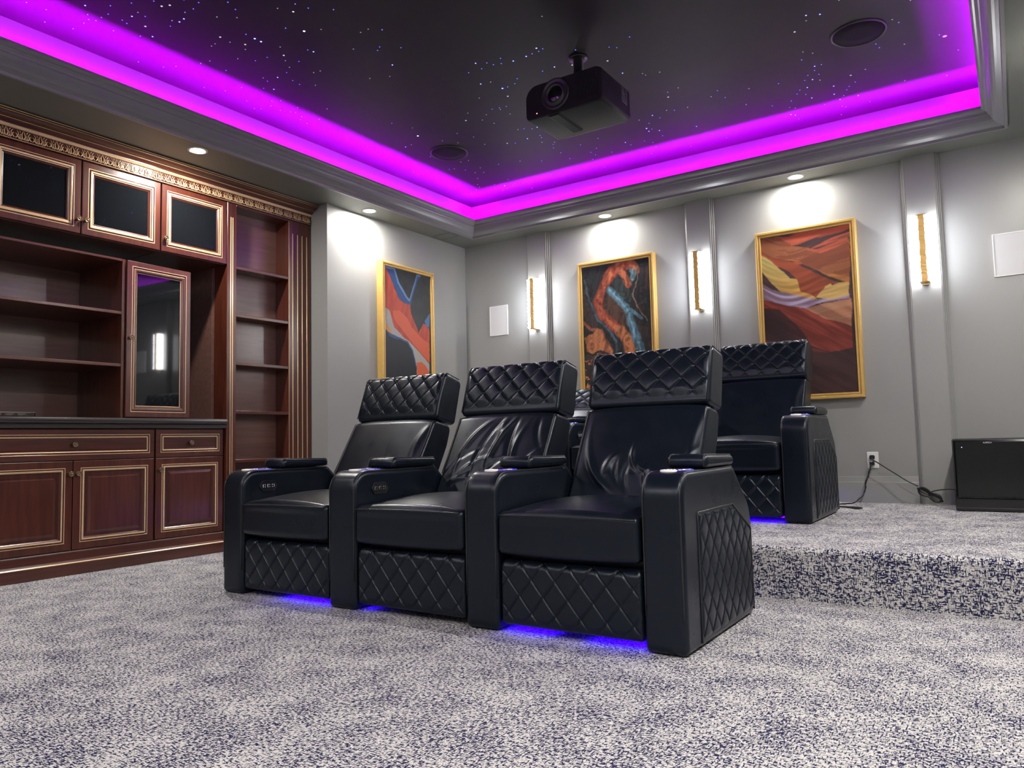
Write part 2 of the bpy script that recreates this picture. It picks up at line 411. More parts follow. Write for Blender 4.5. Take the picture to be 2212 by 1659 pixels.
STARS="-0.199,4.688,Z -2.982,2.598,X -3.399,3.988,X -3.249,2.494,Y -3.247,2.533,Y -2.509,3.748,Y -2.036,4.849,Y -3.499,5.226,Y -3.657,1.819,B -3.566,2.002,B -3.366,2.038,W -3.326,2.056,W -3.599,2.092,W -3.379,2.166,B -3.661,2.168,B -3.422,2.169,B -3.382,2.378,W -2.886,2.445,W -3.339,2.502,W -3.265,2.699,W -3.103,2.769,B -3.496,2.845,B -3.635,2.93,B -2.458,3.401,B -2.087,3.465,W -2.269,3.507,B -2.181,3.507,B -2.583,3.622,B -2.113,3.707,B -2.018,3.749,W -1.83,3.827,W -2.542,3.856,W -2.972,3.986,W -1.823,4.012,B -0.78,4.014,B -0.718,4.046,B -3.601,4.086,B -0.868,4.146,W -1.724,4.476,W -2.967,4.478,W -0.864,4.614,B -1.916,4.672,B -0.912,4.783,B -0.709,4.866,W -0.963,4.875,B -2.042,4.905,B -1.976,4.936,B -0.823,4.955,B -2.264,4.988,B -0.973,5.047,B -0.843,5.077,B -0.827,5.182,B -0.719,5.191,B -1.147,5.228,B -1.124,5.257,B -3.856,1.643,b -3.844,1.727,b -3.965,1.776,b -3.726,1.866,b -3.914,1.889,b -3.561,1.891,b -3.766,1.892,b -3.817,1.894,b -3.747,1.918,b -3.697,1.919,b -3.641,1.923,b -3.458,1.938,b -3.637,1.992,b -3.768,2.019,b -3.648,2.022,b -3.514,2.041,b -3.708,2.128,b -3.441,2.14,w -3.262,2.141,b -3.495,2.165,b -3.231,2.252,w -3.1,2.265,b -3.971,2.27,b -2.925,2.38,w -3.913,2.385,b -3.462,2.403,w -3.849,2.421,b -3.709,2.484,w -3.036,2.522,b -3.381,2.534,w -3.499,2.573,w -2.898,2.638,w -3.438,2.644,b -3.356,2.659,b -3.304,2.743,w -3.885,2.769,b -3.25,2.793,b -3.568,2.799,w -3.771,2.8,b -3.345,2.806,w -3.408,2.838,b -3.581,2.84,b -3.673,2.885,b -3.456,2.923,b -3.896,2.932,b -3.237,2.939,w -3.461,2.979,b -3.771,3.024,b -3.947,3.028,b -3.394,3.043,w -3.915,3.055,b -3.724,3.055,b -3.838,3.145,b -3.718,3.184,b -3.802,3.197,b -3.784,3.224,b -3.803,3.29,w -3.581,3.308,w -3.844,3.315,b -3.855,3.381,b -3.74,3.384,w -2.403,3.435,b -2.311,3.439,b -2.557,3.466,b -2.467,3.472,b -2.385,3.475,b -2.341,3.49,b -2.062,3.491,b -2.094,3.501,b -2.138,3.502,b -1.92,3.61,b -2.52,3.638,w -1.754,3.694,b -2.366,3.696,b -1.722,3.724,b -2.413,3.742,b -2.472,3.75,b -2.701,3.769,w -2.891,3.901,w -2.728,3.948,b -2.678,3.96,b -0.611,3.967,w -2.631,3.97,b -2.687,3.984,w -2.877,4.046,w -0.791,4.067,w -2.674,4.079,w -3.54,4.079,w -1.728,4.087,w -1.722,4.117,w -3.15,4.12,w -1.638,4.132,w -3.314,4.159,w -0.314,4.182,w -3.095,4.239,b -3.248,4.256,w -2.771,4.321,w -0.415,4.326,w -3.576,4.338,b -0.39,4.378,b -3.109,4.395,w -1.7,4.409,w -0.839,4.445,w -2.7,4.501,b -3.896,4.509,w -2.712,4.541,b -3.831,4.542,b -3.462,4.567,w -3.396,4.578,w -0.515,4.606,b -2.753,4.615,w -0.827,4.616,b -3.631,4.638,b -0.393,4.649,w -3.592,4.651,w -0.876,4.667,b -2.02,4.688,w -1.677,4.694,w -0.923,4.708,b -3.835,4.718,b -3.538,4.725,b -1.889,4.738,b -2.741,4.759,b -3.416,4.76,w -1.986,4.778,b -3.256,4.784,b -0.876,4.818,w -3.512,4.821,w -2.551,4.828,b -3.085,4.831,w -0.623,4.838,w -3.453,4.858,w -2.009,4.88,b -1.01,4.884,b -1.038,4.931,b -3.575,4.942,w -2.486,4.957,b -0.993,4.97,b -2.557,5.003,b -1.093,5.012,b -0.744,5.018,b -3.877,5.025,b -1.993,5.036,b -2.14,5.05,b -2.25,5.054,b -0.765,5.059,b -2.551,5.068,b -2.428,5.096,b -1.125,5.106,b -2.101,5.115,b -3.391,5.118,b -3.689,5.123,w -1.097,5.139,b -2.612,5.143,b -3.55,5.151,b -3.752,5.163,w -2.113,5.198,b -0.926,5.202,b -3.848,5.218,w -0.224,5.223,w -3.6,5.226,b -3.399,5.231,b -3.043,5.232,b -3.438,5.263,b -3.339,5.267,b -0.835,5.301,b -3.577,5.311,b -0.816,5.326,b -1.119,5.334,b -0.672,5.337,b -2.611,5.347,b -3.345,5.419,w -0.865,5.438,b"

# ------------------------------------------------------------------ room shell
XL, XR, YB, YF = -4.37, .355, 5.807, -1.4
ZC, ZT, ZP = 2.59, 2.875, .223         # soffit, star ceiling, platform
NX, NY0, NY1 = -5.15, 1.225, 4.03      # cabinet niche back, ends
TX0, TX1, TY0, TY1 = -4.08, .065, -1.1, 5.535
YP = 3.406                             # front of the raised platform

mb = MB(); mb.box((NX-.1, YF-.1, -.1), (XR+.1, YB+.1, 0))
floor = tag(mb.build('floor', M['carpet']), 'woven grey and navy flecked carpet', kind='structure')
mb = MB()
pp = rpoly([(YP, 0), (YB, 0), (YB, ZP), (YP, ZP)], [0, 0, 0, .028], 6)
mb.prism(pp, 'x', XL, XR, 0, True)
o = mb.build('raised_platform', M['carpet'], floor)
for p in o.data.polygons: p.use_smooth = False
mb = MB(); mb.box((XL-.1, YB, 0), (XR+.1, YB+.1, 3.0))
tag(mb.build('wall_back', M['wall']), kind='structure')
mb = MB()
mb.box((XL-.1, NY1+.1, 0), (XL, YB, ZC)); mb.box((NX, NY1, 0), (XL, NY1+.1, ZC))
mb.box((NX-.1, NY0-.1, 0), (NX, NY1+.1, ZC)); mb.box((NX, NY0-.1, 0), (XL, NY0, ZC))
mb.box((XL-.1, YF, 0), (XL, NY0-.1, ZC))
tag(mb.build('wall_left', M['wall']), kind='structure')
mb = MB(); mb.box((XR, YF, 0), (XR+.1, YB, 3.0)); tag(mb.build('wall_right', M['wall']), kind='structure')
mb = MB(); mb.box((XL-.1, YF-.1, 0), (XR+.1, YF, 3.0)); tag(mb.build('wall_front', M['wall']), kind='structure')

mb = MB()
ZTT = ZT+.05
mb.box((NX-.1, YF-.1, ZC), (TX0, YB+.1, ZTT)); mb.box((TX1, YF-.1, ZC), (XR+.1, YB+.1, ZTT))
mb.box((TX0, TY1, ZC), (TX1, YB+.1, ZTT)); mb.box((TX0, YF-.1, ZC), (TX1, TY0, ZTT))
ceiling = tag(mb.build('ceiling', M['soffit']), kind='structure')
mb = MB(); mb.box((TX0, TY0, ZT), (TX1, TY1, ZTT))
star_panel = mb.build('star_panel', M['starpanel'], ceiling)
star_panel['label'] = 'black night-sky ceiling panel pricked with fibre-optic stars'

mb = MB()
for a, b in (((TX0, TY0, ZC+.03), (TX0+.003, TY1, ZT)), ((TX1-.003, TY0, ZC+.03), (TX1, TY1, ZT)), ((TX0+.003, TY1-.003, ZC+.03), (TX1-.003, TY1, ZT)), ((TX0+.003, TY0, ZC+.03), (TX1-.003, TY0+.003, ZT))):
    mb.box(a, b)
mb.build('tray_side', M['cove'], ceiling)
# stars
star_cols = {'b': (.10, .11, 1.), 'B': (.18, .2, 1.), 'Y': (.12, .14, 1.), 'X': (.75, .8, 1.), 'W': (.8, .8, .82), 'w': (.55, .55, .56), 'Z': (.6, .62, .6)}
star_str = {'b': 3.0, 'B': 4.5, 'Y': 8., 'X': 4., 'W': .8, 'w': .45, 'Z': .4}
star_rad = {'b': .0032, 'B': .0043, 'Y': .0055, 'X': .006, 'W': .0055, 'w': .0038, 'Z': .011}
SM = {k: emis('star_' + n, star_cols[k], star_str[k] * E_STAR) for k, n in
      (('b', 'blue_faint'), ('B', 'blue'), ('Y', 'blue_bright'), ('X', 'white_bright'), ('W', 'white'), ('w', 'white_faint'), ('Z', 'pale_dot'))}
stars = [t.split(',') for t in STARS.split()]
stars = [(float(a), float(b), c) for a, b, c in stars]
rs = random.Random(4)
for k in range(170):
    c = rs.choice('bbbbwwwB')
    if rs.random() < .6:
        # clusters between the measured ones, around the middle of the ceiling
        cx_, cy_ = rs.choice([(-2.9, 2.9), (-2.35, 2.75), (-1.6, 2.7), (-1.1, 3.1), (-3.1, 2.2), (-2.6, 4.4), (-.9, 3.3), (-3.3, 3.2), (-2.0, 2.3), (-2.6, 2.0), (-1.3, 4.6), (-.6, 4.9)])
        a, b = cx_ + rs.gauss(0, .22), cy_ + rs.gauss(0, .22)
    else:
        a, b = rs.uniform(TX0+.1, TX1-.1), rs.uniform(-1, TY1-.1)
    if not (TX0+.05 < a < TX1-.05 and TY0+.05 < b < TY1-.05): continue
    if min((a-p[0])**2 + (b-p[1])**2 for p in stars) < .0009: continue
    if any((a-q)**2 + (b-4.366)**2 < .0225 for q in (-3.418, -.585)): continue
    stars.append((a, b, c))
def star_shape(mb, a, b, c, mi=0):
    r = star_rad[c]
    mb.lathe((a, b, ZT), (0, 0, -1), [(r, -.002), (r, .0008), (r*.6, .0022), (.0001, .0026)], 8, mi)
proto = {}
for i, (a, b, c) in enumerate(stars[:100]):
    if c not in proto:
        m_ = MB(); star_shape(m_, 0, 0, c)
        for q in range(len(m_.v)):
            m_.v[q] = (m_.v[q][0], m_.v[q][1], m_.v[q][2])
        o = m_.build('star_light', SM[c], star_panel); proto[c] = o
    else:
        o = proto[c].copy(); COL.objects.link(o)
    o.location = (a, b, 0)
mb = MB(); keys = list(SM)
for (a, b, c) in stars[100:]:
    star_shape(mb, a, b, c, keys.index(c))
tag(mb.build('star_light', [SM[k] for k in keys], star_panel), kind='stuff')

# crown moulding round the tray with the LED strip behind its lip
prof = [(-.002, 2.592), (-.002, 2.574), (.014, 2.574), (.018, 2.590), (.026, 2.594), (.034, 2.598), (.046, 2.603), (.060, 2.612), (.072, 2.624), (.081, 2.638), (.087, 2.650),
        (.090, 2.654), (.096, 2.655), (.098, 2.664), (.102, 2.671), (.110, 2.676), (.119, 2.678), (.126, 2.684), (.130, 2.692), (.130, 2.705), (.120, 2.705), (.118, 2.690), (.06, 2.648), (.02, 2.625), (-.002, 2.620)]
mb = MB()
n = len(prof)
cor = [(TX0, TY0, 1, 1), (TX1, TY0, -1, 1), (TX1, TY1, -1, -1), (TX0, TY1, 1, -1)]
vs = [(x+sx*p, y+sy*p, z) for (x, y, sx, sy) in cor for (p, z) in prof]
fs = [(k*n+i, k*n+i+1, ((k+1) % 4)*n+i+1, ((k+1) % 4)*n+i) for k in range(4) for i in range(n-1)]
mb.add(vs, fs, 0, False)
crown = tag(mb.build('trim_1', M['crown']), 'grey crown moulding round the star ceiling tray', kind='structure')
mb = MB()
c_, w_, zl = .045, .010, 2.652
for a, b in (((TX0+c_, TY0+.1, zl), (TX0+c_+w_, TY1-.05, zl+.006)), ((TX1-c_-w_, TY0+.1, zl), (TX1-c_, TY1-.05, zl+.006)),
             ((TX0+.06, TY1-c_-w_, zl), (TX1-.06, TY1-c_, zl+.006)), ((TX0+.06, TY0+c_, zl), (TX1-.06, TY0+c_+w_, zl+.006))):
    mb.box(a, b)
o = mb.build('led_strip', M['coveled'], crown); o['label'] = 'glowing magenta LED strip behind the moulding'

# back wall: pilasters with fluted sides
def pilaster(i, x0, x1):
    # stepped (fluted) sides in plan, 50 mm deep
    def side(sgn, xe):
        w, d, NB = .028, .047, 3
        l = math.hypot(w, d); nx, ny = sgn*d/l, -w/l
        pts = [(xe+sgn*.031, YB)]
        for k in range(NB):
            for j in range(9):
                t = (k+.04+.92*j/8)/NB
                h = .0105*abs(math.sin(math.pi*j/8))**.5-.0050
                pts.append((xe+sgn*w*(1-t)+nx*h, YB-.002-d*t+ny*h))
        pts.append((xe, YB-.052))
        return pts
    L_ = side(-1, x0); R_ = side(1, x1)
    poly = L_ + R_[::-1]
    mb = MB(); mb.prism(poly, 'z', ZP, ZC, 0)
    tag(mb.build('trim_%d' % i, M['wall']), 'grey fluted pilaster on the back wall', kind='structure')
pilaster(2, -3.62, -3.437); pilaster(3, -2.103, -1.922); pilaster(4, -.54, -.36)
mb = MB()
bp_ = [(YB, ZP), (YB-.016, ZP), (YB-.016, .362), (YB-.010, .368), (YB-.006, .40), (YB-.002, .406), (YB, .406)]
for a, b in ((XL, -3.651), (-3.406, -2.134), (-1.891, -.571), (-.329, XR)):
    mb.prism(bp_, 'x', a, b)
tag(mb.build('baseboard_back', M['wall']), kind='structure')
mb = MB()
bl_ = [(XL, ZP), (XL+.016, ZP), (XL+.016, .362), (XL+.006, .40), (XL, .406)]
mb.prism(bl_, 'y', NY1+.1, YB)
tag(mb.build('baseboard_left', M['wall']), kind='structure')
# flush access panel in the soffit
t = thing('access_panel', 'flush painted access panel in the soffit by the back left corner', 'access panel', (-4.235, 5.34, ZC))
mb = MB(); mb.ring(-4.335, -4.14, 5.272, 5.415, [(0, ZC, 0), (0, ZC-.003, 0), (.008, ZC-.003, 0), (.008, ZC, 0)], lambda u, v, w: (u, v, w)); mb.build('frame', M['soffit'], t)
mb = MB(); mb.bbox((-4.325, 5.282, ZC-.002), (-4.15, 5.405, ZC+.01), .001); mb.build('hatch', M['soffit'], t)

# ------------------------------------------------------------------ downlights
def downlight(x, y, label, p=1.0):
    t = thing('downlight', label, 'downlight', (x, y, ZC), 'recessed downlights in the soffit')
    mb = MB(); mb.lathe((x, y, ZC), (0, 0, -1), [(.060, -.004), (.060, .003), (.052, .006), (.046, .004), (.044, -.003)], 36)
    mb.build('trim_ring', M['white'], t)
    mb = MB(); mb.lathe((x, y, ZC), (0, 0, -1), [(.0445, -.002), (.0445, .002), (.03, .004), (.0001, .005)], 28)
    mb.build('lens', M['lens'], t)
    ld = bpy.data.lights.new('downlight_lamp', 'AREA'); ld.shape = 'DISK'; ld.size = .085
    ld.energy = P_DOWN*p; ld.color = (1., .955, .87); ld.spread = math.pi
    lo = bpy.data.objects.new('lamp', ld); COL.objects.link(lo); lo.parent = t; lo.location = (0, 0, -.012)
    return t
downlight(-4.243, 4.367, 'lit round downlight over the left wall canvas, beside the cabinet end', .85)
downlight(-4.212, 2.804, 'lit round downlight just above the upper glass-door cabinets', 1.05)
downlight(-2.79, 5.68, 'lit round downlight above the dark fluid-paint canvas', .48)
downlight(-1.236, 5.68, 'lit round downlight above the red canyon canvas', .48)
downlight(.205, 4.42, 'lit downlight at the right-hand edge of the soffit')
for (x, y, p, lab) in ((-4.225, 1.24, .2, 'downlight over the screen end of the wall unit'), (-4.225, -.32, .6, 'downlight in the left soffit beyond the wall unit'),
                  (.205, 2.80, 1.3, 'downlight in the right soffit level with the front recliners'), (.205, 1.24, 1.3, 'downlight in the right soffit ahead of the camera'),
                  (.205, -.32, 1, 'downlight in the right soffit behind the camera'), (-2.79, -1.25, 1, 'downlight over the screen wall, left of its middle'),
                  (-1.236, -1.25, 1, 'downlight over the screen wall, right of its middle')):
    downlight(x, y, lab, p)

# ------------------------------------------------------------------ wall things
def sconce(xc, label):
    y0 = YB-.052
    t = thing('wall_sconce', label, 'wall lamp', (xc, y0, 1.93), 'tall brass sconces on the pilasters')
    mb = MB(); mb.bbox((xc-.028, y0-.012, 1.72), (xc+.028, y0, 2.135), .003); mb.build('back_plate', M['brass'], t)
    for s in (-1, 1):
        mb = MB(); rr = random.Random(int(xc*100)+s)
        # rippled crystal bar
        N = 46; vs = []; fs = []
        for k in range(N+1):
            z = 1.708+(2.148-1.708)*k/N
            j = .0025*math.sin(k*1.7)+rr.uniform(-.0012, .0012)
            xa, xb = xc+s*.019, xc+s*(.052+j)
            vs += [(xa, y0-.020, z), (xb, y0-.022, z), (xb+s*.003, y0-.05-j, z), (xb, y0-.082-j, z), (xa, y0-.086-j, z)]
        for k in range(N):
            for q in range(5): fs.append((k*5+q, k*5+(q+1) % 5, (k+1)*5+(q+1) % 5, (k+1)*5+q))
        fs += [(4, 3, 2, 1, 0), tuple(N*5+q for q in range(5))]
        mb.add(vs, fs); mb.build('crystal_bar', M['crystal'], t)
    mb = MB(); rr = random.Random(int(xc*77))
    N = 40; vs = []; fs = []
    for k in range(N+1):
        z = 1.702+(2.154-1.702)*k/N; j = rr.uniform(-.0025, .0025)
        vs += [(xc-.0185+j, y0-.080, z), (xc+.0185+j, y0-.080, z), (xc+.0185+j, y0-.094+j, z), (xc-.0185+j, y0-.094-j, z)]
    for k in range(N):
        for q in range(4): fs.append((k*4+q, k*4+(q+1) % 4, (k+1)*4+(q+1) % 4, (k+1)*4+q))
    fs += [(3, 2, 1, 0), tuple(N*4+q for q in range(4))]
    mb.add(vs, fs); mb.build('front_bar', M['brassbar'], t)
    for z in (1.698, 2.150):
        mb = MB(); mb.bbox((xc-.03, y0-.096, z), (xc+.03, y0-.004, z+.007), .002); mb.build('end_cap', M['brass'], t)
sconce(-3.5285, 'lit brass wall sconce on the pilaster nearest the back left corner')
sconce(-2.0125, 'lit brass wall sconce on the pilaster between the two back wall canvases')
sconce(-.45, 'lit brass wall sconce on the right-hand pilaster')

def spk(x0, x1, label):
    t = thing('wall_speaker', label, 'speaker', ((x0+x1)/2, YB, 1.84), 'flush wall speakers on the back wall')
    mb = MB(); mb.ring(x0, x1, 1.698, 1.979, [(0, YB, 0), (0, YB-.009, 0), (.007, YB-.009, 0), (.007, YB-.004, 0)], lambda u, z, o: (u, o, z)); mb.build('frame', M['white'], t)
    mb = MB(); mb.bbox((x0+.007, YB-.007, 1.705), (x1-.007, YB-.001, 1.972), .0015); mb.build('grille', M['whiteg'], t)
spk(-4.087, -3.884, 'white rectangular wall speaker beside the back left corner')
spk(-.061, .142, 'white rectangular wall speaker above the subwoofer')
for x, lab in ((-3.418, 'round black ceiling speaker over the left row end'), (-.585, 'round black ceiling speaker right of the projector')):
    t = thing('ceiling_speaker', lab, 'speaker', (x, 4.366, ZT), 'round black speakers in the star ceiling')
    mb = MB(); mb.lathe((x, 4.366, ZT), (0, 0, -1), [(.141, -.003), (.141, .006), (.135, .008), (.131, .004)], 56); mb.build('rim', M['black'], t)
    mb = MB(); mb.lathe((x, 4.366, ZT), (0, 0, -1), [(.132, -.002), (.131, .004), (.06, .0055), (.0001, .006)], 56); mb.build('grille', M['grille'], t)

# outlet with plugs
t = thing('wall_outlet', 'white duplex outlet with two black plugs on the back wall', 'outlet', (-.849, YB, .518))
mb = MB(); mb.bbox((-.886, YB-.007, .460), (-.812, YB, .574), .003); mb.build('cover_plate', M['white'], t)
for z in (.538, .496):
    mb = MB(); mb.lathe((-.849, YB-.006, z), (0, -1, 0), [(.018, 0), (.017, .003), (.0001, .0035)], 20); mb.build('socket', M['white'], t)

def catmull(pts, k=8, closed=False):
    P = [np.array(p, float) for p in pts]
    if not closed: P = [2*P[0]-P[1]] + P + [2*P[-1]-P[-2]]
    out = []
    for i in range(1, len(P)-2):
        a, b, c, d = P[i-1], P[i], P[i+1], P[i+2]
        for q in range(k):
            t = q/k
            out.append(.5*((2*b)+(-a+c)*t+(2*a-5*b+4*c-d)*t*t+(-a+3*b-3*c+d)*t**3))
    out.append(P[-2])
    return out
t = thing('power_cord', 'twisted black power cord running from the outlet to the recliners', 'cord', (-.849, YB-.02, .496))
mb = MB(); mb.bbox((-.866, YB-.05, .482), (-.836, YB-.008, .510), .006); mb.build('plug', M['cord'], t)
c1 = catmull([(-.852, YB-.045, .49), (-.862, YB-.055, .46), (-.875, YB-.05, .42), (-.895, YB-.055, .36), (-.905, YB-.06, .30), (-.935, YB-.09, .255), (-.965, YB-.14, .2295), (-1.0, YB-.2, .2275), (-1.06, YB-.27, .2275),
              (-1.08, YB-.33, .2275), (-1.02, YB-.40, .2275), (-.93, YB-.50, .2275), (-.875, YB-.56, .2275), (-.855, YB-.50, .2275), (-.89, YB-.46, .2275), (-.96, YB-.44, .2275), (-1.03, YB-.42, .2275), (-1.08, YB-.43, .229), (-1.06, YB-.49, .2275),
              (-1.02, YB-.47, .229), (-1.05, YB-.36, .2285), (-1.1, YB-.33, .2275), (-1.18, YB-.36, .2275)], 6)
mb = MB(); mb.tube(c1, .0042, 6)
tw = [p + np.array([.004*math.cos(i*.9), .0, .004*math.sin(i*.9)])*(1 if p[2] > .24 else 0) for i, p in enumerate(c1[:40])]
mb.tube(tw, .0036, 6)
mb.build('cable', M['cord'], t)
t = thing('power_cord', 'coiled black cord tied beside the subwoofer and plugged into the upper socket', 'cord', (-.849, YB-.02, .538))
mb = MB(); mb.bbox((-.866, YB-.042, .524), (-.834, YB-.008, .552), .006); mb.build('plug', M['cord'], t)
mb = MB()
mb.tube(catmull([(-.850, YB-.038, .536), (-.84, YB-.07, .52), (-.80, YB-.08, .495), (-.72, YB-.09, .44), (-.64, YB-.10, .385), (-.57, YB-.105, .345)], 6), .0045, 6)
for k in range(7):
    w = .010+.006*k; h = .002*k
    a0 = Vector((-.572, YB-.115, .335)); a1 = Vector((-.43, YB-.115, .250))
    d = (a1-a0); L0 = d.length; d.normalize(); u = Vector((-d.z, 0, d.x))*-1
    loop = []
    for q in range(28):
        th = 2*math.pi*q/28
        s_ = math.cos(th); lat = math.sin(th)*w*(.35+.65*abs(s_))
        p = a0 + d*((s_*(.5-.012*k)+.5)*L0) + u*lat + Vector((0, -.012-.004*k*abs(math.sin(th*.5+k)), 0))
        p.z = max(p.z, ZP+.006)
        loop.append(p)
    mb.tube(loop, .0042, 6, closed=True)
mb.tube(catmull([(-.50, YB-.125, .292), (-.49, YB-.14, .312), (-.45, YB-.16, .325), (-.40, YB-.17, .332), (-.37, YB-.18, .333), (-.342, YB-.185, .332)], 6), .0042, 6)
mb.build('cable', M['cord'], t)
mb = MB(); mb.lathe((-.502, YB-.125, .293), (.86, 0, -.5), [(.010, -.006), (.013, -.005), (.013, .005), (.010, .006)], 14); mb.build('cable_tie', M['black'], t)

# subwoofer
sx0, sx1, sy0, sy1 = -.337, .055, 5.322, 5.70
t = thing('subwoofer', 'large black cube subwoofer on the raised platform against the back wall', 'subwoofer', ((sx0+sx1)/2, 5.5, ZP))
mb = MB(); mb.bbox((sx0, sy0+.022, ZP+.001), (sx1, sy1, .656), .005); mb.build('cabinet', pbr('black_ash_vinyl', (.008, .010, .010), .22), t)
mb = MB()
gp = [(sx0+.006, .297), (sx1-.006, .297), (sx1-.006, .652), (sx0+.006, .652)]
mb.ring(sx0+.003, sx1-.003, .297, .653, [(0, sy0+.022, 0), (.004, sy0+.004, 0), (.016, sy0, 0)], lambda u, z, o: (u, o, z), 0)
mb.build('front_baffle', pbr('gloss_black_baffle', (.006, .008, .008), .12), t)
mb = MB(); mb.bbox((sx0+.004, sy0+.004, ZP+.003), (sx1-.004, sy0+.024, .246), .003); mb.bbox((sx0+.004, sy0+.014, .244), (sx1-.004, sy0+.024, .298), .001); mb.build('slot_port', M['black'], t)
mb = MB(); mb.lathe((sx0+.052, sy0, .606), (0, -1, 0), [(.003, -.001), (.0025, .001), (.0001, .0015)], 12); mb.build('indicator', M['whitelit'], t)
def text_obj(name, body, size, loc, rot, mat, parent, ext=.0008):
    cu = bpy.data.curves.new(name, 'FONT'); cu.body = body; cu.size = size; cu.extrude = ext; cu.align_x = 'CENTER'; cu.align_y = 'CENTER'
    ob = bpy.data.objects.new(name, cu); COL.objects.link(ob)
    bpy.context.view_layer.update()
    dg = bpy.context.evaluated_depsgraph_get()
    me = bpy.data.meshes.new_from_object(ob.evaluated_get(dg))
    bpy.data.objects.remove(ob)
    me.transform(Matrix.Translation(loc) @ rot.to_4x4())
    L = Vector((0, 0, 0)); q = parent
    while q is not None: L += q.location; q = q.parent
    me.transform(Matrix.Translation(-L)); me.materials.clear(); me.materials.append(mat)
    return link(bpy.data.objects.new(name, me), parent)
RXZ = Matrix.Rotation(math.pi/2, 3, 'X')
text_obj('badge', 'KLIPSCH', .0115, (-.152, sy0-.0005, .632), RXZ, pbr('badge_silver', (.85, .85, .85), .3), t)

# projector
px0, px1, py0, py1, pz0, pz1 = -2.196, -1.712, 3.509, 3.90, 2.500, 2.690
pc = (px0+px1)/2
t = thing('projector', 'black projector hanging lens-forward from the star ceiling', 'projector', (pc, 3.7, ZT))
mp_ = pbr('matte_black_case', (.008, .0085, .009), .6, spec=.25)
mb = MB()
prof2 = rpoly([(px0, pz0), (px1, pz0), (px1, pz1), (px0, pz1)], [.022, .022, .04, .075], 8)
mb.prism(prof2, 'y', py0+.012, py1-.05, 0, True, False)
n = len(prof2); cxm, czm = pc, (pz0+pz1)/2
def sc_(f, y): return [(cxm+(p[0]-cxm)*f, y, czm+(p[1]-czm)*f) for p in prof2]
A, B = sc_(1, py0+.012), sc_(.975, py0)
mb.add(A+B, [(i, (i+1) % n, n+(i+1) % n, n+i) for i in range(n)], 0, True); mb.add(B, [tuple(range(n))])
A, B = sc_(1, py1-.05), sc_(.80, py1)
mb.add(A+B, [(i, (i+1) % n, n+(i+1) % n, n+i) for i in range(n)], 0, True); mb.add(B, [tuple(range(n))])
mb.build('case', mp_, t)
mb = MB(); mb.prism([(-2.05, pz0-.006), (-2.0, pz0-.006), (-1.975, pz0+.004), (-2.07, pz0+.004)], 'y', py0+.02, py1-.10, 0); mb.build('base_rib', mp_, t)
mb = MB(); mb.lathe((-2.0, py0, 2.605), (0, -1, 0), [(.088, -.005), (.088, .006), (.080, .010), (.074, .004), (.060, .0), (.055, .012), (.047, .012), (.044, .0)], 48); mb.build('lens_ring', pbr('satin_black_ring', (.03, .03, .034), .25), t)
mb = MB(); mb.lathe((-2.0, py0-.001, 2.605), (0, -1, 0), [(.045, 0), (.03, .006), (.015, .009), (.0001, .010)], 32); mb.build('lens', M['glassk'], t)
mb = MB()
for k in range(7): mb.bbox((px1-.145+k*.019, py0-.004, 2.535), (px1-.139+k*.019, py0+.002, 2.665), .001)
mb.build('front_vent', mp_, t)
mb = MB()
for k in range(7): mb.bbox((px1-.002, 3.745, 2.572+k*.013), (px1+.003, 3.80-.004*k, 2.578+k*.013), .001)
mb.bbox((px1-.002, 3.80, 2.570), (px1+.002, 3.812, 2.66), .001)
mb.build('side_vent', pbr('grey_vent', (.09, .085, .11), .5), t)
mb = MB(); mb.lathe((px0+.075, py0-.0005, 2.526), (0, -1, 0), [(.0035, -.001), (.003, .001), (.0001, .0018)], 12); mb.build('indicator', M['redlit'], t)
mb = MB(); mb.lathe((pc, 3.7, ZT), (0, 0, -1), [(.001, 0), (.055, 0), (.055, .006), (.05, .010), (.03, .010), (.03, .165), (.001, .165)], 28); mb.build('mount_pole', M['black'], t)
mb = MB()
mb.bbox((pc-.07, 3.63, 2.705), (pc+.07, 3.77, 2.716), .002)
for sx in (-1, 1):
    for sy in (-1, 1):
        mb.tube([(pc+sx*.03, 3.7+sy*.03, 2.716), (pc+sx*.17, 3.7+sy*.13, 2.712)], .008, 6)
        mb.tube([(pc+sx*.165, 3.7+sy*.127, 2.722), (pc+sx*.165, 3.7+sy*.127, 2.685)], .006, 8)
mb.build('mount_bracket', M['black'], t)

# ------------------------------------------------------------------ paintings
def inpoly(u, v, poly):
    r = np.zeros(u.shape, bool); n = len(poly)
    for i in range(n):
        x1, y1 = poly[i]; x2, y2 = poly[(i+1) % n]
        if y1 == y2: continue
        c = ((y1 > v) != (y2 > v)) & (u < (x2-x1)*(v-y1)/(y2-y1)+x1)
        r ^= c
    return r
def vnoise(u, v, f, seed):
    rg = np.random.RandomState(seed); G = rg.rand(64, 64)
    x = u*f; y = v*f; xi = np.floor(x).astype(int); yi = np.floor(y).astype(int)
    fx = x-xi; fy = y-yi; fx = fx*fx*(3-2*fx); fy = fy*fy*(3-2*fy)
    g = lambda a, b: G[a % 64, b % 64]
    return (g(xi, yi)*(1-fx)*(1-fy)+g(xi+1, yi)*fx*(1-fy)+g(xi, yi+1)*(1-fx)*fy+g(xi+1, yi+1)*fx*fy)-.5
def fbm(u, v, f, seed, o=4):
    return sum(vnoise(u, v, f*2**k, seed+k)/2**k for k in range(o))
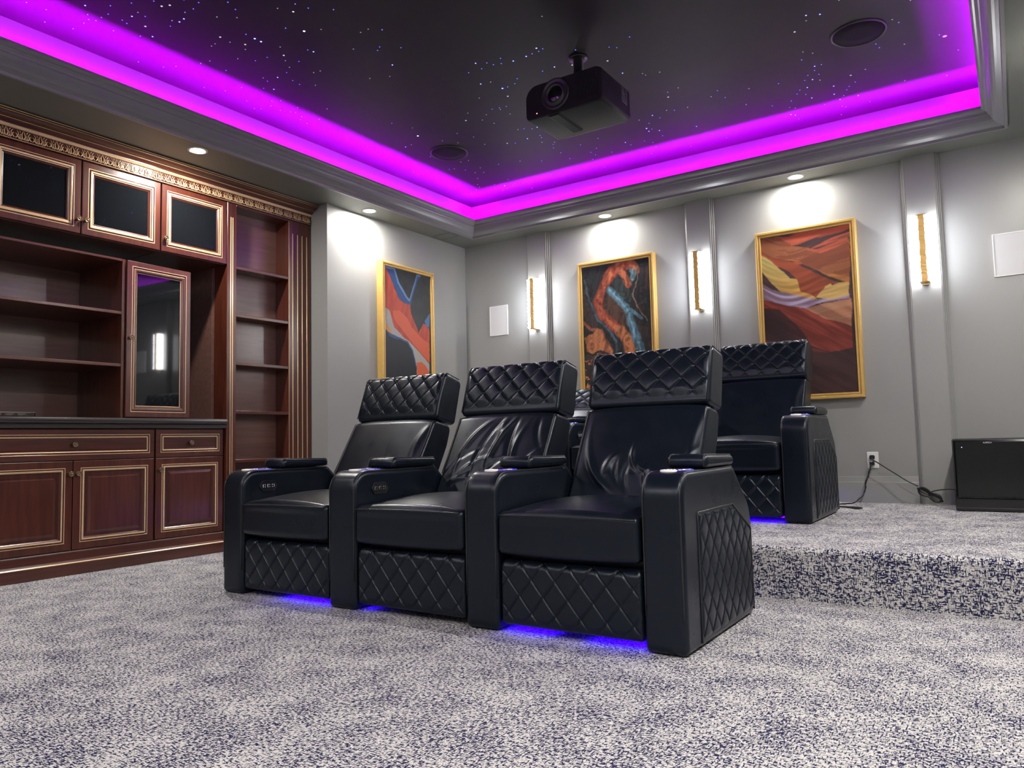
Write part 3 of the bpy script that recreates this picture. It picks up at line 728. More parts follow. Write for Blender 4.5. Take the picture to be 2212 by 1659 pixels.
def pline(u, v, pts, w):
    d = np.full(u.shape, 9.); 
    for (a, b) in zip(pts[:-1], pts[1:]):
        ax, ay = a; bx, by = b; ay *= 1.9; by *= 1.9; vv = v*1.9
        L2 = (bx-ax)**2+(by-ay)**2+1e-9
        t = np.clip(((u-ax)*(bx-ax)+(vv-ay)*(by-ay))/L2, 0, 1)
        d = np.minimum(d, np.hypot(u-ax-t*(bx-ax), vv-ay-t*(by-ay)))
    return np.clip((w-d)/(w*.45), 0, 1)
def lin(c): 
    c = np.array(c, float)/255.; return np.where(c <= .04045, c/12.92, ((c+.055)/1.055)**2.4)
def mixc(img, mask, c, a=1.0):
    m = (mask.astype(float)*a)[..., None]; return img*(1-m)+lin(c)*m if np.ndim(c) == 1 else img*(1-m)+c*m
W_, H_ = 170, 320
vv, uu = np.meshgrid(np.linspace(0, 1, H_), np.linspace(0, 1, W_), indexing='ij')
def art1():
    u = uu+.02*fbm(uu, vv*2, 5, 1); v = vv+.01*fbm(uu, vv*2, 5, 7)
    img = np.ones((H_, W_, 3))*lin((46, 50, 54)); img *= (1+.5*fbm(uu, vv*2, 9, 3))[..., None]
    img = mixc(img, inpoly(u, v, A1['grey']), (176, 170, 164))
    img = mixc(img, inpoly(u, v, A1['red']), (205, 72, 44))
    s = np.clip(.5+1.4*fbm(uu+vv*.4, vv*.3, 26, 5), 0, 1)
    img = mixc(img, inpoly(u, v, A1['red'])*s, (150, 48, 38), .5)
    img = mixc(img, inpoly(u, v, A1['flame']), (224, 92, 50))
    img = mixc(img, inpoly(u, v, A1['blue']), (42, 82, 140))
    img = mixc(img, pline(u, v, A1['blue'][:6], .022), (96, 140, 190))
    img = mixc(img, pline(u, v, A1['blue'][5:9], .016), (92, 130, 176))
    img = mixc(img, inpoly(u, v, A1['sun']), (225, 150, 60))
    img = mixc(img, inpoly(u, v, A1['bl2']), (52, 92, 150))
    img = mixc(img, inpoly(u, v, A1['dark']), (44, 49, 56))
    img = mixc(img, pline(u, v, A1['dark'][1:7], .014), (50, 86, 140))
    img = mixc(img, inpoly(u, v, A1['bl3']), (70, 110, 165))
    img = mixc(img, inpoly(u, v, A1['fl2']), (220, 96, 48))
    return img
def art2():
    u = uu+.045*fbm(uu, vv*2, 4, 11)+.012*fbm(uu, vv*2, 24, 12); v = vv+.022*fbm(uu, vv*2, 4, 17)+.006*fbm(uu, vv*2, 24, 18)
    img = np.ones((H_, W_, 3))*lin((40, 37, 40)); n = fbm(uu, vv*2, 6, 13)
    img = mixc(img, np.clip(n*3, 0, 1), (70, 52, 50), .8)
    img = mixc(img, np.clip(-n*3, 0, 1), (30, 40, 46), .8)
    img = mixc(img, inpoly(u, v, A2['green']), (56, 70, 68), .9)
    img = mixc(img, inpoly(u, v, A2['brown']), (92, 62, 44), .9)
    img = mixc(img, pline(u, v, A2['arc'], .085), (176, 66, 34))
    img = mixc(img, pline(u, v, A2['arc'], .04)*np.clip(.6+2*fbm(uu, vv*2, 12, 19), 0, 1), (206, 112, 58))
    img = mixc(img, pline(u, v, A2['arc'][8:], .09), (200, 118, 62))
    img = mixc(img, pline(u, v, A2['arc2'], .05), (190, 98, 58))
    img = mixc(img, pline(u, v, A2['arc3'], .05), (196, 104, 62))
    img = mixc(img, pline(u, v, A2['blue'], .055+.03*vv), (84, 136, 158))
    img = mixc(img, pline(u, v, A2['blue'], .02), (128, 172, 190))
    img = mixc(img, pline(u, v, A2['blueb'], .03), (96, 150, 170))
    img = mixc(img, pline(u, v, A2['teal'], .045), (110, 160, 172))
    img = mixc(img, pline(u, v, A2['line'], .013), (130, 112, 96))
    img = mixc(img, pline(u, v, A2['tline'], .02), (60, 96, 110))
    img = mixc(img, pline(u, v, A2['lineo'], .03), (170, 92, 56))
    cells = np.abs(fbm(uu*1.3, vv*2.2, 11, 23)) 
    img = mixc(img, inpoly(u, v, A2['splat']), (206, 122, 66))
    lo = (uu < .42)*(vv > .62)*np.clip(1-cells*14, 0, 1)
    img = mixc(img, lo, (190, 108, 66))
    img = mixc(img, inpoly(u, v, A2['spl2'])*(cells < .12), (200, 116, 64))
    wv = np.clip(.5+1.6*fbm(uu*2.2+vv*1.1+.25*n, vv*.8-uu*.3+.3*n, 12, 29), 0, 1); img = img*(.5+.85*wv)[..., None]
    img = mixc(img, np.clip(.06-np.abs(fbm(uu+.3*n, vv*1.6+.3*n, 5, 47)), 0, 1)*14*(wv > .4), (58, 84, 92), .35)
    return img
def art3():
    u = uu+.02*fbm(uu, vv*2, 5, 31); v = vv+.008*fbm(uu, vv*2, 6, 37)
    img = np.ones((H_, W_, 3))*lin((88, 62, 62))
    sweep = vv-.10*np.sin(uu*2.6+.3)-.02*np.sin(uu*7)
    st = np.clip(.5+1.7*fbm(sweep*2.2, uu*.10, 22, 33, 4), 0, 1)
    img = mixc(img, (vv < .2)*np.clip((st-.58)*5, 0, 1), (196, 84, 50), .9)
    b = inpoly(u, v, A3['band'])
    img = mixc(img, b, (176, 98, 56)); img = mixc(img, b*st, (122, 62, 44), .8); img = mixc(img, b*(st < .3), (204, 124, 74), .7)
    for k in ('st1', 'st2'): img = mixc(img, inpoly(u, v, A3[k]), (206, 92, 58), .9)
    g = np.clip((v-.12)/.28, 0, 1)[..., None]
    yel = lin((205, 196, 110))*(1-g)+lin((230, 166, 60))*g
    img = mixc(img, inpoly(u, v, A3['yel']), yel)
    img = mixc(img, inpoly(u, v, A3['lav']), (162, 128, 148))
    img = mixc(img, inpoly(u, v, A3['lav'])*np.clip(1.6*st-.3, 0, 1), (186, 172, 210), .85)
    img = mixc(img, inpoly(u, v, A3['tan']), (186, 120, 86)); img = mixc(img, inpoly(u, v, A3['tan'])*st, (200, 150, 110), .5)
    img = mixc(img, inpoly(u, v, A3['cliff']), (168, 78, 42))
    img = mixc(img, inpoly(u, v, A3['glow']), (226, 142, 54), .85)
    img = mixc(img, inpoly(u, v, A3['yel2']), (226, 184, 98))
    low = v > .46
    dk = inpoly(u, v, [(0, .44), (.2, .47), (.5, .5), (1, .54), (1.1, 1.1), (-.1, 1.1), (-.1, .42)])
    img = mixc(img, dk & ~inpoly(u, v, A3['tan']) & ~inpoly(u, v, A3['lav']), (70, 44, 44))
    st2 = np.clip(.5+1.5*fbm((vv-.35*uu)*2, uu*.15+vv*.1, 14, 41, 4), 0, 1)
    img = mixc(img, inpoly(u, v, A3['red']), (138, 50, 36)); img = mixc(img, inpoly(u, v, A3['red'])*st2, (168, 70, 50), .6)
    img = mixc(img, inpoly(u, v, A3['mar']), (62, 38, 40), .9)
    img = mixc(img, inpoly(u, v, A3['red2']), (122, 48, 40), .7)
    img = img*(.72+.5*np.where(vv < .45, st, st2))[..., None]
    blur = img.copy(); blur[1:-1, 1:-1] = (img[:-2, 1:-1]+img[2:, 1:-1]+img[1:-1, :-2]+img[1:-1, 2:]+2*img[1:-1, 1:-1])/6; img = blur
    return img
def paint_mat(name):
    m, nt, b = NT(name)
    a = nt.nodes.new('ShaderNodeVertexColor'); a.layer_name = 'paint'
    nt.links.new(a.outputs['Color'], b.inputs['Base Color'])
    b.inputs['Roughness'].default_value = .55; b.inputs['Specular IOR Level'].default_value = .3
    return m
PM = paint_mat('painted_canvas')
def painting(art, to3, u0, u1, z0, z1, label, fname):
    """to3(u, out, z) ; frame u0..u1, z0..z1"""
    loc = Vector(to3((u0+u1)/2, 0, (z0+z1)/2))
    t = thing('framed_painting', label, 'painting', loc)
    mb = MB()
    pr = [(0, 0, 0), (0, .058, 0), (.004, .062, 0), (.017, .062, 0), (.020, .055, 0), (.025, .052, 0), (.027, .058, 0), (.037, .058, 0), (.039, .046, 0), (.040, .020, 0)]
    mb.ring(u0, u1, z0, z1, pr, lambda u, z, o: to3(u, o, z)); mb.build('frame', M['frameg'], t)
    a0, a1, b0, b1 = u0+.040, u1-.040, z0+.040, z1-.040
    img = art()
    me = bpy.data.meshes.new('canvas')
    us = np.linspace(a0, a1, W_); zs = np.linspace(b1, b0, H_)
    co = np.array([to3(u, .047, z) for z in zs for u in us], float)-np.array(loc)
    idx = np.arange(W_*H_).reshape(H_, W_)
    F = np.stack([idx[:-1, :-1], idx[1:, :-1], idx[1:, 1:], idx[:-1, 1:]], -1).reshape(-1, 4)
    nv = len(co)
    # sides and back so the canvas has thickness
    back = np.array([to3(a, .006, b) for a, b in ((a0, b1), (a0, b0), (a1, b0), (a1, b1))], float)-np.array(loc)
    co = np.vstack([co, back])
    c = [idx[0, 0], idx[-1, 0], idx[-1, -1], idx[0, -1]]
    faces = F.tolist()
    L1 = idx[:, 0].tolist(); L2 = idx[-1, :].tolist(); L3 = idx[::-1, -1].tolist(); L4 = idx[0, ::-1].tolist()
    for k, E in enumerate((L1, L2, L3, L4)):
        faces.append([nv+k, nv+(k+1) % 4] + E[::-1])
    faces.append([nv+3, nv+2, nv+1, nv])
    me.from_pydata(co.tolist(), [], faces)
    ca = me.color_attributes.new('paint', 'FLOAT_COLOR', 'POINT')
    cols = np.ones((nv+4, 4)); im2 = img.reshape(-1, 3); im2 = (im2*.88+im2.mean(1, keepdims=True)*.12)*.74; cols[:nv, :3] = np.clip(im2, 0, 1); cols[nv:, :3] = .03
    ca.data.foreach_set('color', cols.ravel().astype(np.float32))
    me.materials.append(PM); me.materials.append(M['canvas_edge'])
    for p in list(me.polygons)[-5:]: p.material_index = 1
    me.update()
    link(bpy.data.objects.new('canvas', me), t)
painting(art1, lambda u, o, z: (XL+o, u, z), 4.575, 5.252, .957, 2.238, 'gold-framed abstract canvas in orange, blue and charcoal on the left wall', 'a')
painting(art2, lambda u, o, z: (u, YB-o, z), -3.108, -2.401, .957, 2.234, 'gold-framed dark fluid-paint canvas with orange and pale blue swirls', 'b')
painting(art3, lambda u, o, z: (u, YB-o, z), -1.571, -.868, .957, 2.234, 'gold-framed red and orange canyon landscape on the back wall', 'c')

# ------------------------------------------------------------------ cabinetry on the left wall
XC = -4.55
toC = lambda u, z, o: (XC + o, u, z)      # u along y, o outward into the room
def knob(y, z, parent, x=XC):
    mb = MB(); mb.lathe((x, y, z), (1, 0, 0), [(.010, -.002), (.008, .004), (.006, .010), (.0135, .014), (.0155, .019), (.0155, .022), (.012, .0235), (.011, .022), (.004, .022), (.003, .0245), (.0001, .025)], 24)
    return mb.build('knob', M['knob'], parent)
# material slots for doors: 0 wood, 1 gold
def panel_door(name, y0, y1, z0, z1, parent, x=XC, raised=True, slim=False):
    to3 = lambda u, z, o: (x + o, u, z)
    mb = MB()
    k = .62 if slim else 1.
    fr = .040*k if not slim else .034
    pr = [(0, -.020, 0), (0, -.002, 0), (.003, 0, 0), (fr, 0, 1), (fr+.004, 0, 0), (fr+.007, -.003, 0), (fr+.011, -.003, 1), (fr+.013, 0.0015, 1), (fr+.021, .0005, 0), (fr+.024, -.004, 0)]
    if raised:
        pr += [(fr+.030, -.010, 0), (fr+.046, -.010, 0), (fr+.062, -.003, 0)]
    else:
        pr += [(fr+.030, -.008, 0)]
    mb.ring(y0, y1, z0, z1, pr, to3, 0)
    return mb.build(name, [M['wood'], M['gold']], parent)
def drawer_front(y0, y1, z0, z1, parent, x=XC):
    to3 = lambda u, z, o: (x + o, u, z)
    mb = MB()
    pr = [(0, -.020, 0), (0, -.002, 0), (.003, 0, 0), (.030, 0, 1), (.0335, 0, 0), (.037, -.003, 0), (.042, -.003, 1), (.044, .001, 1), (.050, 0, 0), (.053, -.005, 0), (.060, -.008, 0)]
    mb.ring(y0, y1, z0, z1, pr, to3, 0)
    return mb.build('drawer', [M['woody'], M['gold']], parent)
def glass_door(name, y0, y1, z0, z1, parent, x=XC, slim=False):
    to3 = lambda u, z, o: (x + o, u, z)
    mb = MB()
    pr = [(0, -.020, 0), (0, -.002, 0), (.003, 0, 0), (.036, 0, 1), (.040, 0, 0), (.044, -.003, 0), (.048, -.002, 1), (.050, .002, 1), (.059, .001, 0), (.062, -.004, 1), (.066, -.005, 0), (.071, -.010, 0), (.078, -.014, 0), (.078, -.020, 0)]
    if slim: pr = [(0, -.020, 0), (0, -.002, 0), (.003, 0, 0), (.032, 0, 1), (.0355, 0, 0), (.042, -.003, 0), (.047, -.003, 1), (.050, .001, 0), (.060, 0, 0), (.064, -.005, 0), (.069, -.010, 1), (.0715, -.012, 0), (.070, -.014, 0), (.070, -.020, 0)]
    mb.ring(y0, y1, z0, z1, pr, to3)
    mb.ring(y0, y1, z0, z1, [(0, -.020, 0), (.078, -.020, 0)], to3)
    d = mb.build(name, [M['wood'], M['gold']], parent)
    mb = MB(); mb.box((x-.0185, y0+.066, z0+.066), (x-.0145, y1-.066, z1-.066)); mb.build('glass_pane', M['glassk'], d)
    return d

# base cabinets (front 20 mm behind the worktop nose)
XB = -4.57
def base_unit(y0, y1, doors, label, loc=None):
    t = thing('base_cabinet', label, 'cabinet', (XB-.25, (y0+y1)/2, .135))
    mb = MB(); mb.bbox((NX+.01, y0, .136), (XB-.021, y1, .838), .001); mb.build('body', M['wood'], t)
    d = drawer_front(y0+.004, y1-.004, .656, .834, t, XB); knob((y0+y1)/2, .746, d, XB-.008)
    for (a, b, ky) in doors:
        d = panel_door('door', a, b, .140, .651, t, XB); knob(ky, .576, d, XB)
    return t
base_unit(1.769, 2.758, [(1.773, 2.256, 2.252-.012), (2.262, 2.754, 2.295-.012)], 'mahogany base cabinet with two gold-lined doors under one wide drawer')
base_unit(2.763, 3.260, [(2.767, 3.256, 2.805-.012)], 'narrow mahogany base cabinet with one gold-lined door, beside the tall bookcase')
base_unit(1.270, 1.764, [(1.274, 1.760, 1.74)], 'narrow mahogany base cabinet at the screen end of the run')
# plinth
t = thing('cabinet_plinth', 'moulded mahogany plinth with a gold line along the carpet', 'plinth', (XC, 2.6, 0))
mb = MB()
pl = [(XB-.02, .136), (XB+.004, .136), (XB+.006, .130), (XB+.004, .124), (XB+.006, .085), (XB+.010, .080), (XB+.012, .074), (XC-.001, .068), (XC-.001, .002), (XB-.02, .002)]
mb.prism(pl, 'y', 1.27, 3.262); mb.build('board', M['woody'], t)
mb = MB(); mb.prism([(XB+.0165, .0735), (XB+.0185, .0735), (XC+.0025, .0695), (XC-.001, .0655), (XB+.014, .068)], 'y', 1.27, 3.262); mb.build('gold_line', M['gold'], t)
# worktop
mb = MB()
wt = [(NX+.005, .840), (XC-.012, .840), (XC-.004, .843), (XC-.001, .850), (XC-.001, .857), (XC-.004, .864), (XC-.008, .868), (XC-.002, .870), (XC+.008, .872), (XC+.014, .880), (XC+.016, .888), (XC+.014, .896), (XC+.008, .902), (XC-.002, .905), (NX+.005, .905)]
mb.prism(wt, 'y', 1.27, 3.266, 0, False)
tag(mb.build('worktop', M['granite']), 'polished black stone worktop with a double bullnose edge', 'worktop')

# tall bookcase with fluted pilasters
t = thing('bookcase', 'tall shallow mahogany bookcase of open shelves at the end of the wall unit', 'bookcase', (XC, 3.65, 0))
XK = -4.70
mb = MB(); mb.bbox((XK-.018, 3.268, .002), (XK, 4.026, 2.585), .001); mb.build('back_panel', M['woodin_sheen'], t)
mb = MB(); mb.bbox((XK, 3.268, .002), (XC, 3.343, 2.441), .002)
for yy in (3.296, 3.312): mb.tube([(XC, yy, .15), (XC, yy, 2.338)], .0035, 8, 1)
o = mb.build('pilaster', [M['wood'], M['gold']], t)
mb = MB(); mb.bbox((XK, 3.808, .002), (XC, 4.026, 2.441), .002)
for yy in (3.846, 3.893, 3.938, 3.984): mb.tube([(XC, yy, .15), (XC, yy, 2.338)], .0038, 8, 1)
mb.tube([(XC, 3.811, .15), (XC, 3.811, 2.43)], .002, 6, 1)
mb.build('pilaster', [M['wood'], M['gold']], t)
mb = MB(); mb.bbox((XK, 3.3435, 2.428), (XC-.001, 3.8075, 2.442), .001); mb.build('top_rail', M['woody'], t)
for z in (1.986, 1.643, 1.300, .955, .612, .27):
    mb = MB(); mb.bbox((XK, 3.3437, z-.011), (XC-.004, 3.8073, z+.011), .002); mb.build('shelf', M['woody'], t)
mb = MB(); mb.bbox((XK, 3.3437, .002), (XC-.004, 3.8073, .12), .002); mb.build('kick_board', M['woody'], t)
# side gable of the deep middle section
mb = MB(); mb.bbox((NX+.006, 3.2665, .906), (XK-.019, 3.2845, 2.585), .001); mb.build('side_panel', M['woodin_sheen'], t)

# wall cabinets with glass doors
def wall_unit(y0, y1, doors, label):
    t = thing('wall_cabinet', label, 'cabinet', (XC-.2, (y0+y1)/2, 2.2))
    mb = MB(); mb.bbox((NX+.006, y0, 1.990), (XC-.021, y1, 2.441), .001); mb.build('body', M['wood'], t)
    for (a, b, ky) in doors:
        d = glass_door('door', a, b, 1.993, 2.439, t); knob(ky, 2.078, d)
wall_unit(1.769, 2.766, [(1.772, 2.261, 2.246), (2.269, 2.764, 2.292)], 'upper mahogany cabinet with two gold-lined dark glass doors')
wall_unit(2.770, 3.266, [(2.774, 3.264, 2.797)], 'upper mahogany cabinet with a single dark glass door, under the downlight')
wall_unit(1.270, 1.765, [(1.274, 1.762, 1.74)], 'upper mahogany cabinet with a single glass door at the screen end')

# open shelves standing on the worktop
t = thing('open_shelf_unit', 'open mahogany shelves on the worktop left of the glass-door cabinet', 'shelves', (XC-.2, 2.0, .906))
XS = XC-.012
mb = MB(); mb.bbox((-5.098, 1.27, .906), (-5.08, 2.545, 1.892), .001); mb.build('back_panel', M['woodin_sheen'], t)
for a, b in ((1.27, 1.29), (2.527, 2.546)):
    mb = MB(); mb.bbox((-5.08, a, .906), (XS, b, 1.892), .002); mb.build('side_panel', M['wood'], t)
mb = MB(); mb.bbox((-5.08, 1.291, 1.878), (XS, 2.526, 1.893), .002); mb.build('top_panel', M['woody'], t)
for z in (1.554, 1.228):
    mb = MB(); mb.bbox((-5.08, 1.291, z-.009), (XS, 2.526, z+.009), .002); mb.build('shelf', M['woody'], t)
# tall cabinet with one glass door
t = thing('display_cabinet', 'narrow mahogany display cabinet with a tall dark glass door on the worktop', 'cabinet', (XC-.2, 2.77, .906))
mb = MB(); mb.bbox((-5.08, 2.548, .906), (XS-.021, 2.995, 1.892), .001); mb.build('body', M['wood'], t)
d = glass_door('door', 2.549, 2.994, .910, 1.889, t, XS, True); kb = knob(2.570, 1.405, d, XS)
# the door stands very slightly ajar, hinged on its right edge
hp_ = Vector((XS-.02, 2.994, 1.4)) - t.location
d.matrix_local = Matrix.Translation(hp_) @ Matrix.Rotation(math.radians(2.1), 4, 'Z') @ Matrix.Translation(-hp_)

# cornice with carved frieze
t = thing('cornice', 'mahogany cornice with a gilded carved leaf frieze, just under the soffit', 'cornice', (XC, 2.6, 2.44))
yc0, yc1 = 1.27, 4.024
cp = [(XC-.15, 2.443), (XC+.004, 2.443), (XC+.007, 2.447), (XC+.004, 2.451), (XC+.002, 2.453), (XC+.002, 2.508), (XC+.006, 2.512), (XC+.010, 2.514), (XC+.012, 2.520), (XC+.017, 2.523), (XC+.018, 2.530), (XC+.028, 2.534), (XC+.033, 2.541), (XC+.036, 2.547), (XC+.043, 2.549), (XC+.055, 2.552), (XC+.068, 2.558), (XC+.078, 2.566), (XC+.082, 2.568), (XC+.089, 2.569), (XC+.089, 2.574), (XC+.095, 2.576), (XC+.096, 2.586), (XC-.15, 2.586)]
mb = MB(); mb.prism(cp, 'y', yc0, yc1); mb.build('moulding', M['woody'], t)
mb = MB()
mb.tube([(XC+.0075, yc0, 2.448), (XC+.0075, yc1, 2.448)], .0022, 6)
mb.prism([(XC+.004, 2.510), (XC+.010, 2.5125), (XC+.013, 2.519), (XC+.018, 2.5225), (XC+.018, 2.525), (XC+.005, 2.515)], 'y', yc0, yc1)
mb.tube([(XC+.0435, yc0, 2.5475), (XC+.0435, yc1, 2.5475)], .0016, 6)
mb.tube([(XC+.0895, yc0, 2.5705), (XC+.0895, yc1, 2.5705)], .0015, 6)
mb.tube([(XC+.0965, yc0, 2.580), (XC+.0965, yc1, 2.580)], .0022, 6)
mb.build('gold_line', M['gold'], t)
mb = MB()
U = .0862; nU = int((yc1-yc0)/U)
def stroke(pts, r0, r1, xo=.0065):
    r0 *= .95; r1 *= .9
    N = len(pts); P = catmull([(XC+xo+.002*math.sin(i*2.), a, b) for i, (a, b) in enumerate(pts)], 3)
    mb.tube(P, [r0+(r1-r0)*i/(len(P)-1) for i in range(len(P))], 4)
for k in range(nU):
    c = yc0+.006+(k+.5)*(yc1-yc0-.012)/nU; zb = 2.456
    for s in (-1, 1):
        q = lambda a, b: (c+s*a, zb+b)
        stroke([q(.003, .002), q(.009, .018), q(.006, .036), q(.002, .049)], .0042, .0014)
        stroke([q(.010, .000), q(.018, .010), q(.017, .026), q(.011, .030)], .0036, .0016)
        stroke([q(.020, .001), q(.029, .014), q(.025, .032), q(.034, .046)], .0044, .0016)
        stroke([q(.041, .004), q(.033, .012), q(.034, .026), q(.0405, .028)], .0038, .0016)
        stroke([q(.015, .038), q(.021, .048)], .0026, .0014)
mb.build('carved_frieze', M['gold'], t)

# glass votive tray at the left end of the worktop
t = thing('votive_holder', 'long clear glass candle holder with little round cups on the worktop', 'candle holder', (-4.74, 1.75, .906))
gm, nt_, b_ = NT('clear_glass'); b_.inputs['Transmission Weight'].default_value = 1.0; b_.inputs['Roughness'].default_value = .03; b_.inputs['IOR'].default_value = 1.45
M['votive'] = pbr('pale_glass', (.75, .68, .60), .12, metal=.3)
ya, yb_ = 1.70, 2.115
mb = MB(); mb.bbox((-4.79, ya, .907), (-4.72, yb_, .911), .001)
mb.bbox((-4.79, ya, .911), (-4.787, yb_, .935), .001); mb.bbox((-4.723, ya, .911), (-4.72, yb_, .935), .001)
mb.bbox((-4.787, yb_-.003, .911), (-4.723, yb_, .935), .001); mb.bbox((-4.787, ya, .911), (-4.723, ya+.003, .935), .001)
mb.build('tray', gm, t)
mb = MB(); mb.tube([(-4.72, ya, .936), (-4.72, yb_, .936), (-4.79, yb_, .936), (-4.79, ya, .936)], .002, 6, closed=True); mb.build('rim', M['votive'], t)
for k in range(6):
    yy = ya+.04+k*.0635
    mb = MB(); mb.lathe((-4.755, yy, .912), (0, 0, 1), [(.0001, 0), (.010, .0005), (.018, .004), (.022, .011), (.0225, .018), (.0205, .018), (.0195, .011), (.014, .005), (.0001, .003)], 20)
    mb.build('cup', M['votive'], t)

# ------------------------------------------------------------------ recliner rows
ARMS = [(-3.303, -3.149), (-2.555, -2.388), (-1.802, -1.645), (-1.064, -.914)]
SEATS = [(-3.149, -2.555), (-2.388, -1.802), (-1.645, -1.064)]
YR = 2.352
def arm(t, x0, x1, outer=0):
    ap = rpoly([(YR, .003), (3.09, .003), (3.105, .36), (3.085, .43), (2.905, .594), (YR, .592)], [.015, .02, .05, .05, .035, .085], 8)
    mb = MB(); pad(mb, ap, x0+.0005, x1-.0005, .022, 6, 150)
    a = mb.build('arm', M['leather'], t)
    # double piping along both shoulders
    ring = [p for p in ap if p[1] > .10 and not (p[0] > 3.03 and p[1] < .3)]
    k0 = min(range(len(ring)), key=lambda i: (ring[i][1]+ring[i][0]*.001) if ring[i][0] < 2.4 else 9)
    ring = sorted([p for p in ring], key=lambda p: math.atan2(p[1]-.35, -(p[0]-2.72)))
    for sx, xx in ((1, x0+.010), (-1, x1-.010)):
        mb = MB()
        pts = [(xx, YR+.0035, .12), (xx, YR+.003, .30)] + [(xx, p[0], p[1]) for p in rpoly([(YR+.003, .35), (YR+.003, .5885), (2.904, .5905), (3.082, .4285)], [0, .085, .035, 0], 8)]
        mb.tube(pts, .0032, 6)
        mb.build('piping', M['piping'], a)
    if outer:
        # recessed diamond-quilted side panel
        ys = np.linspace(2.490, 3.072, 200); V = []; nz = 150
        xs_ = x1-.002 if outer > 0 else x0+.002
        def top(y): return .446 if y < 2.86 else .446-(y-2.86)*.52
        for y in ys:
            for k in range(nz):
                v = k/(nz-1); z = .028+(top(y)-.028)*v
                e = min(1, (y-2.490)/.012, (3.072-y)/.012, (z-.028)/.012, (top(y)-z)/.012); e = max(0, e)**.5
                q = float(quilt(np.array(y-2.5), np.array(z-.04), .088, .118, .006, .005, .035))
                V.append((xs_+(1 if outer > 0 else -1)*(-.001+e*(.003+q)), y, z))
        fs = [(i*nz+j, (i+1)*nz+j, (i+1)*nz+j+1, i*nz+j+1) for i in range(len(ys)-1) for j in range(nz-1)]
        mb = MB(); mb.add(V, fs, 0, True)
        o = mb.build('quilted_panel', M['leather'], a, fixn=True)
        mb = MB(); xq = x1+.0005 if outer > 0 else x0-.0005
        mb.tube([(xq, 2.486, .02), (xq, 2.486, .444), (xq, 2.492, .451), (xq, 2.862, .451), (xq, 3.076, .340), (xq, 3.079, .02)], .0035, 6)
        mb.build('panel_piping', M['piping'], a)
    # padded rest, cup holder and switch plate
    pp_ = rpoly([(2.598, .5955), (2.903, .5965), (2.908, .634), (2.602, .642)], [.012, .012, .02, .022], 6)
    mb = MB(); pad(mb, pp_, x0-.001, x1+.001, .016, 5, 70, lambda y, z, x, s: .004*(z > .61)*np.cos((x-(x0+x1)/2)/(x1-x0)*math.pi))
    r = mb.build('arm_pad', M['leather'], t)
    for xx in (x0+.012, x1-.012):
        mb = MB(); mb.tube([(xx, y, z) for (y, z) in rpoly([(2.5975, .600), (2.6015, .6435), (2.9085, .6355), (2.9045, .600)], [0, .022, .02, 0], 6)], .0026, 6); mb.build('piping', M['piping'], r)
    xm = (x0+x1)/2
    mb = MB(); mb.lathe((xm, 2.515, .5925), (0, 0, 1), [(.030, -.004), (.036, .001), (.039, .0045), (.046, .0055), (.050, .004), (.051, .0), (.048, -.003)], 36)
    c = mb.build('cup_holder', M['chrome'], t)
    mb = MB(); mb.lathe((xm, 2.515, .5935), (0, 0, 1), [(.0505, .0), (.0545, .0012), (.055, .0), ], 36); mb.build('light_ring', M['bluelit'], c)
    mb = MB(); mb.lathe((xm, 2.515, .5925), (0, 0, 1), [(.0001, .0005), (.032, .0005), (.036, .002)], 28); mb.build('well', M['black'], c)
    mb = MB(); n = 28
    prf = [(1, -.004), (1, .005), (.93, .0085), (0.001, .010)]
    vs = [(xm+.030*f*math.cos(2*math.pi*k/n), 2.432+.017*f*math.sin(2*math.pi*k/n), .5885+h+(.013*f*math.sin(2*math.pi*k/n))*.05) for f, h in prf for k in range(n)]
    mb.add(vs, [(i*n+k, i*n+(k+1) % n, (i+1)*n+(k+1) % n, (i+1)*n+k) for i in range(3) for k in range(n)], 0, True)
    mb.build('switch_plate', M['plate'], t)
    for dx_ in (-.012, 0, .012):
        mb = MB(); mb.lathe((xm+dx_, 2.458, .593), (0, 0, 1), [(.0035, -.002), (.0035, .004), (.002, .005), (.0001, .0052)], 10); mb.build('button', M['silver'], t)
    return a
M['plate'] = pbr('silver_plate_painted_glint', (.9, .88, .88), .35)  # diffuse white stands in for reflective silver catching the light
M['silver'] = pbr('satin_silver', (.82, .82, .84), .4, metal=.2)

def control(t, x, sgn, lit):
    """hexagonal power-recline switch panel on the inner side of an arm"""
    mb = MB(); y0, y1, zc, h = 2.452, 2.556, .512, .025
    hexa = [(y0, zc), (y0+.018, zc+h), (y1-.018, zc+h), (y1, zc), (y1-.018, zc-h), (y0+.018, zc-h)]
    hexr = rpoly(hexa, [.006]*6, 4)
    mb.prism(hexr, 'x', x-sgn*.002, x+sgn*.004); c = mb.build('control_panel', pbr('control_black', (.015, .015, .018), .2) if 'ctl' not in M else M['ctl'], t)
    mb = MB(); mb.tube([(x+sgn*.004, a, b) for a, b in hexr], .0012, 5, closed=True); mb.build('bezel', M['piping'], c)
    for k, yy in enumerate((2.477, 2.504, 2.531)):
        mb = MB(); mb.lathe((x+sgn*.004, yy, zc), (sgn, 0, 0), [(.010, -.001), (.010, .0015), (.008, .0025), (.0001, .0028)], 18); b = mb.build('button', M['black'], c)
        mb = MB()
        for a in (40, 140, 220, 320, 0 if k == 2 else 180):
            aa = math.radians(a); mb.lathe((x+sgn*.0058, yy+.0075*math.cos(aa), zc+.0085*math.sin(aa)), (sgn, 0, 0), [(.0016, 0), (.0013, .0008), (.0001, .001)], 8)
        mb.build('indicator', M['whitelit'] if lit else M['silver'], c)
M['ctl'] = pbr('control_black', (.015, .015, .018), .2)

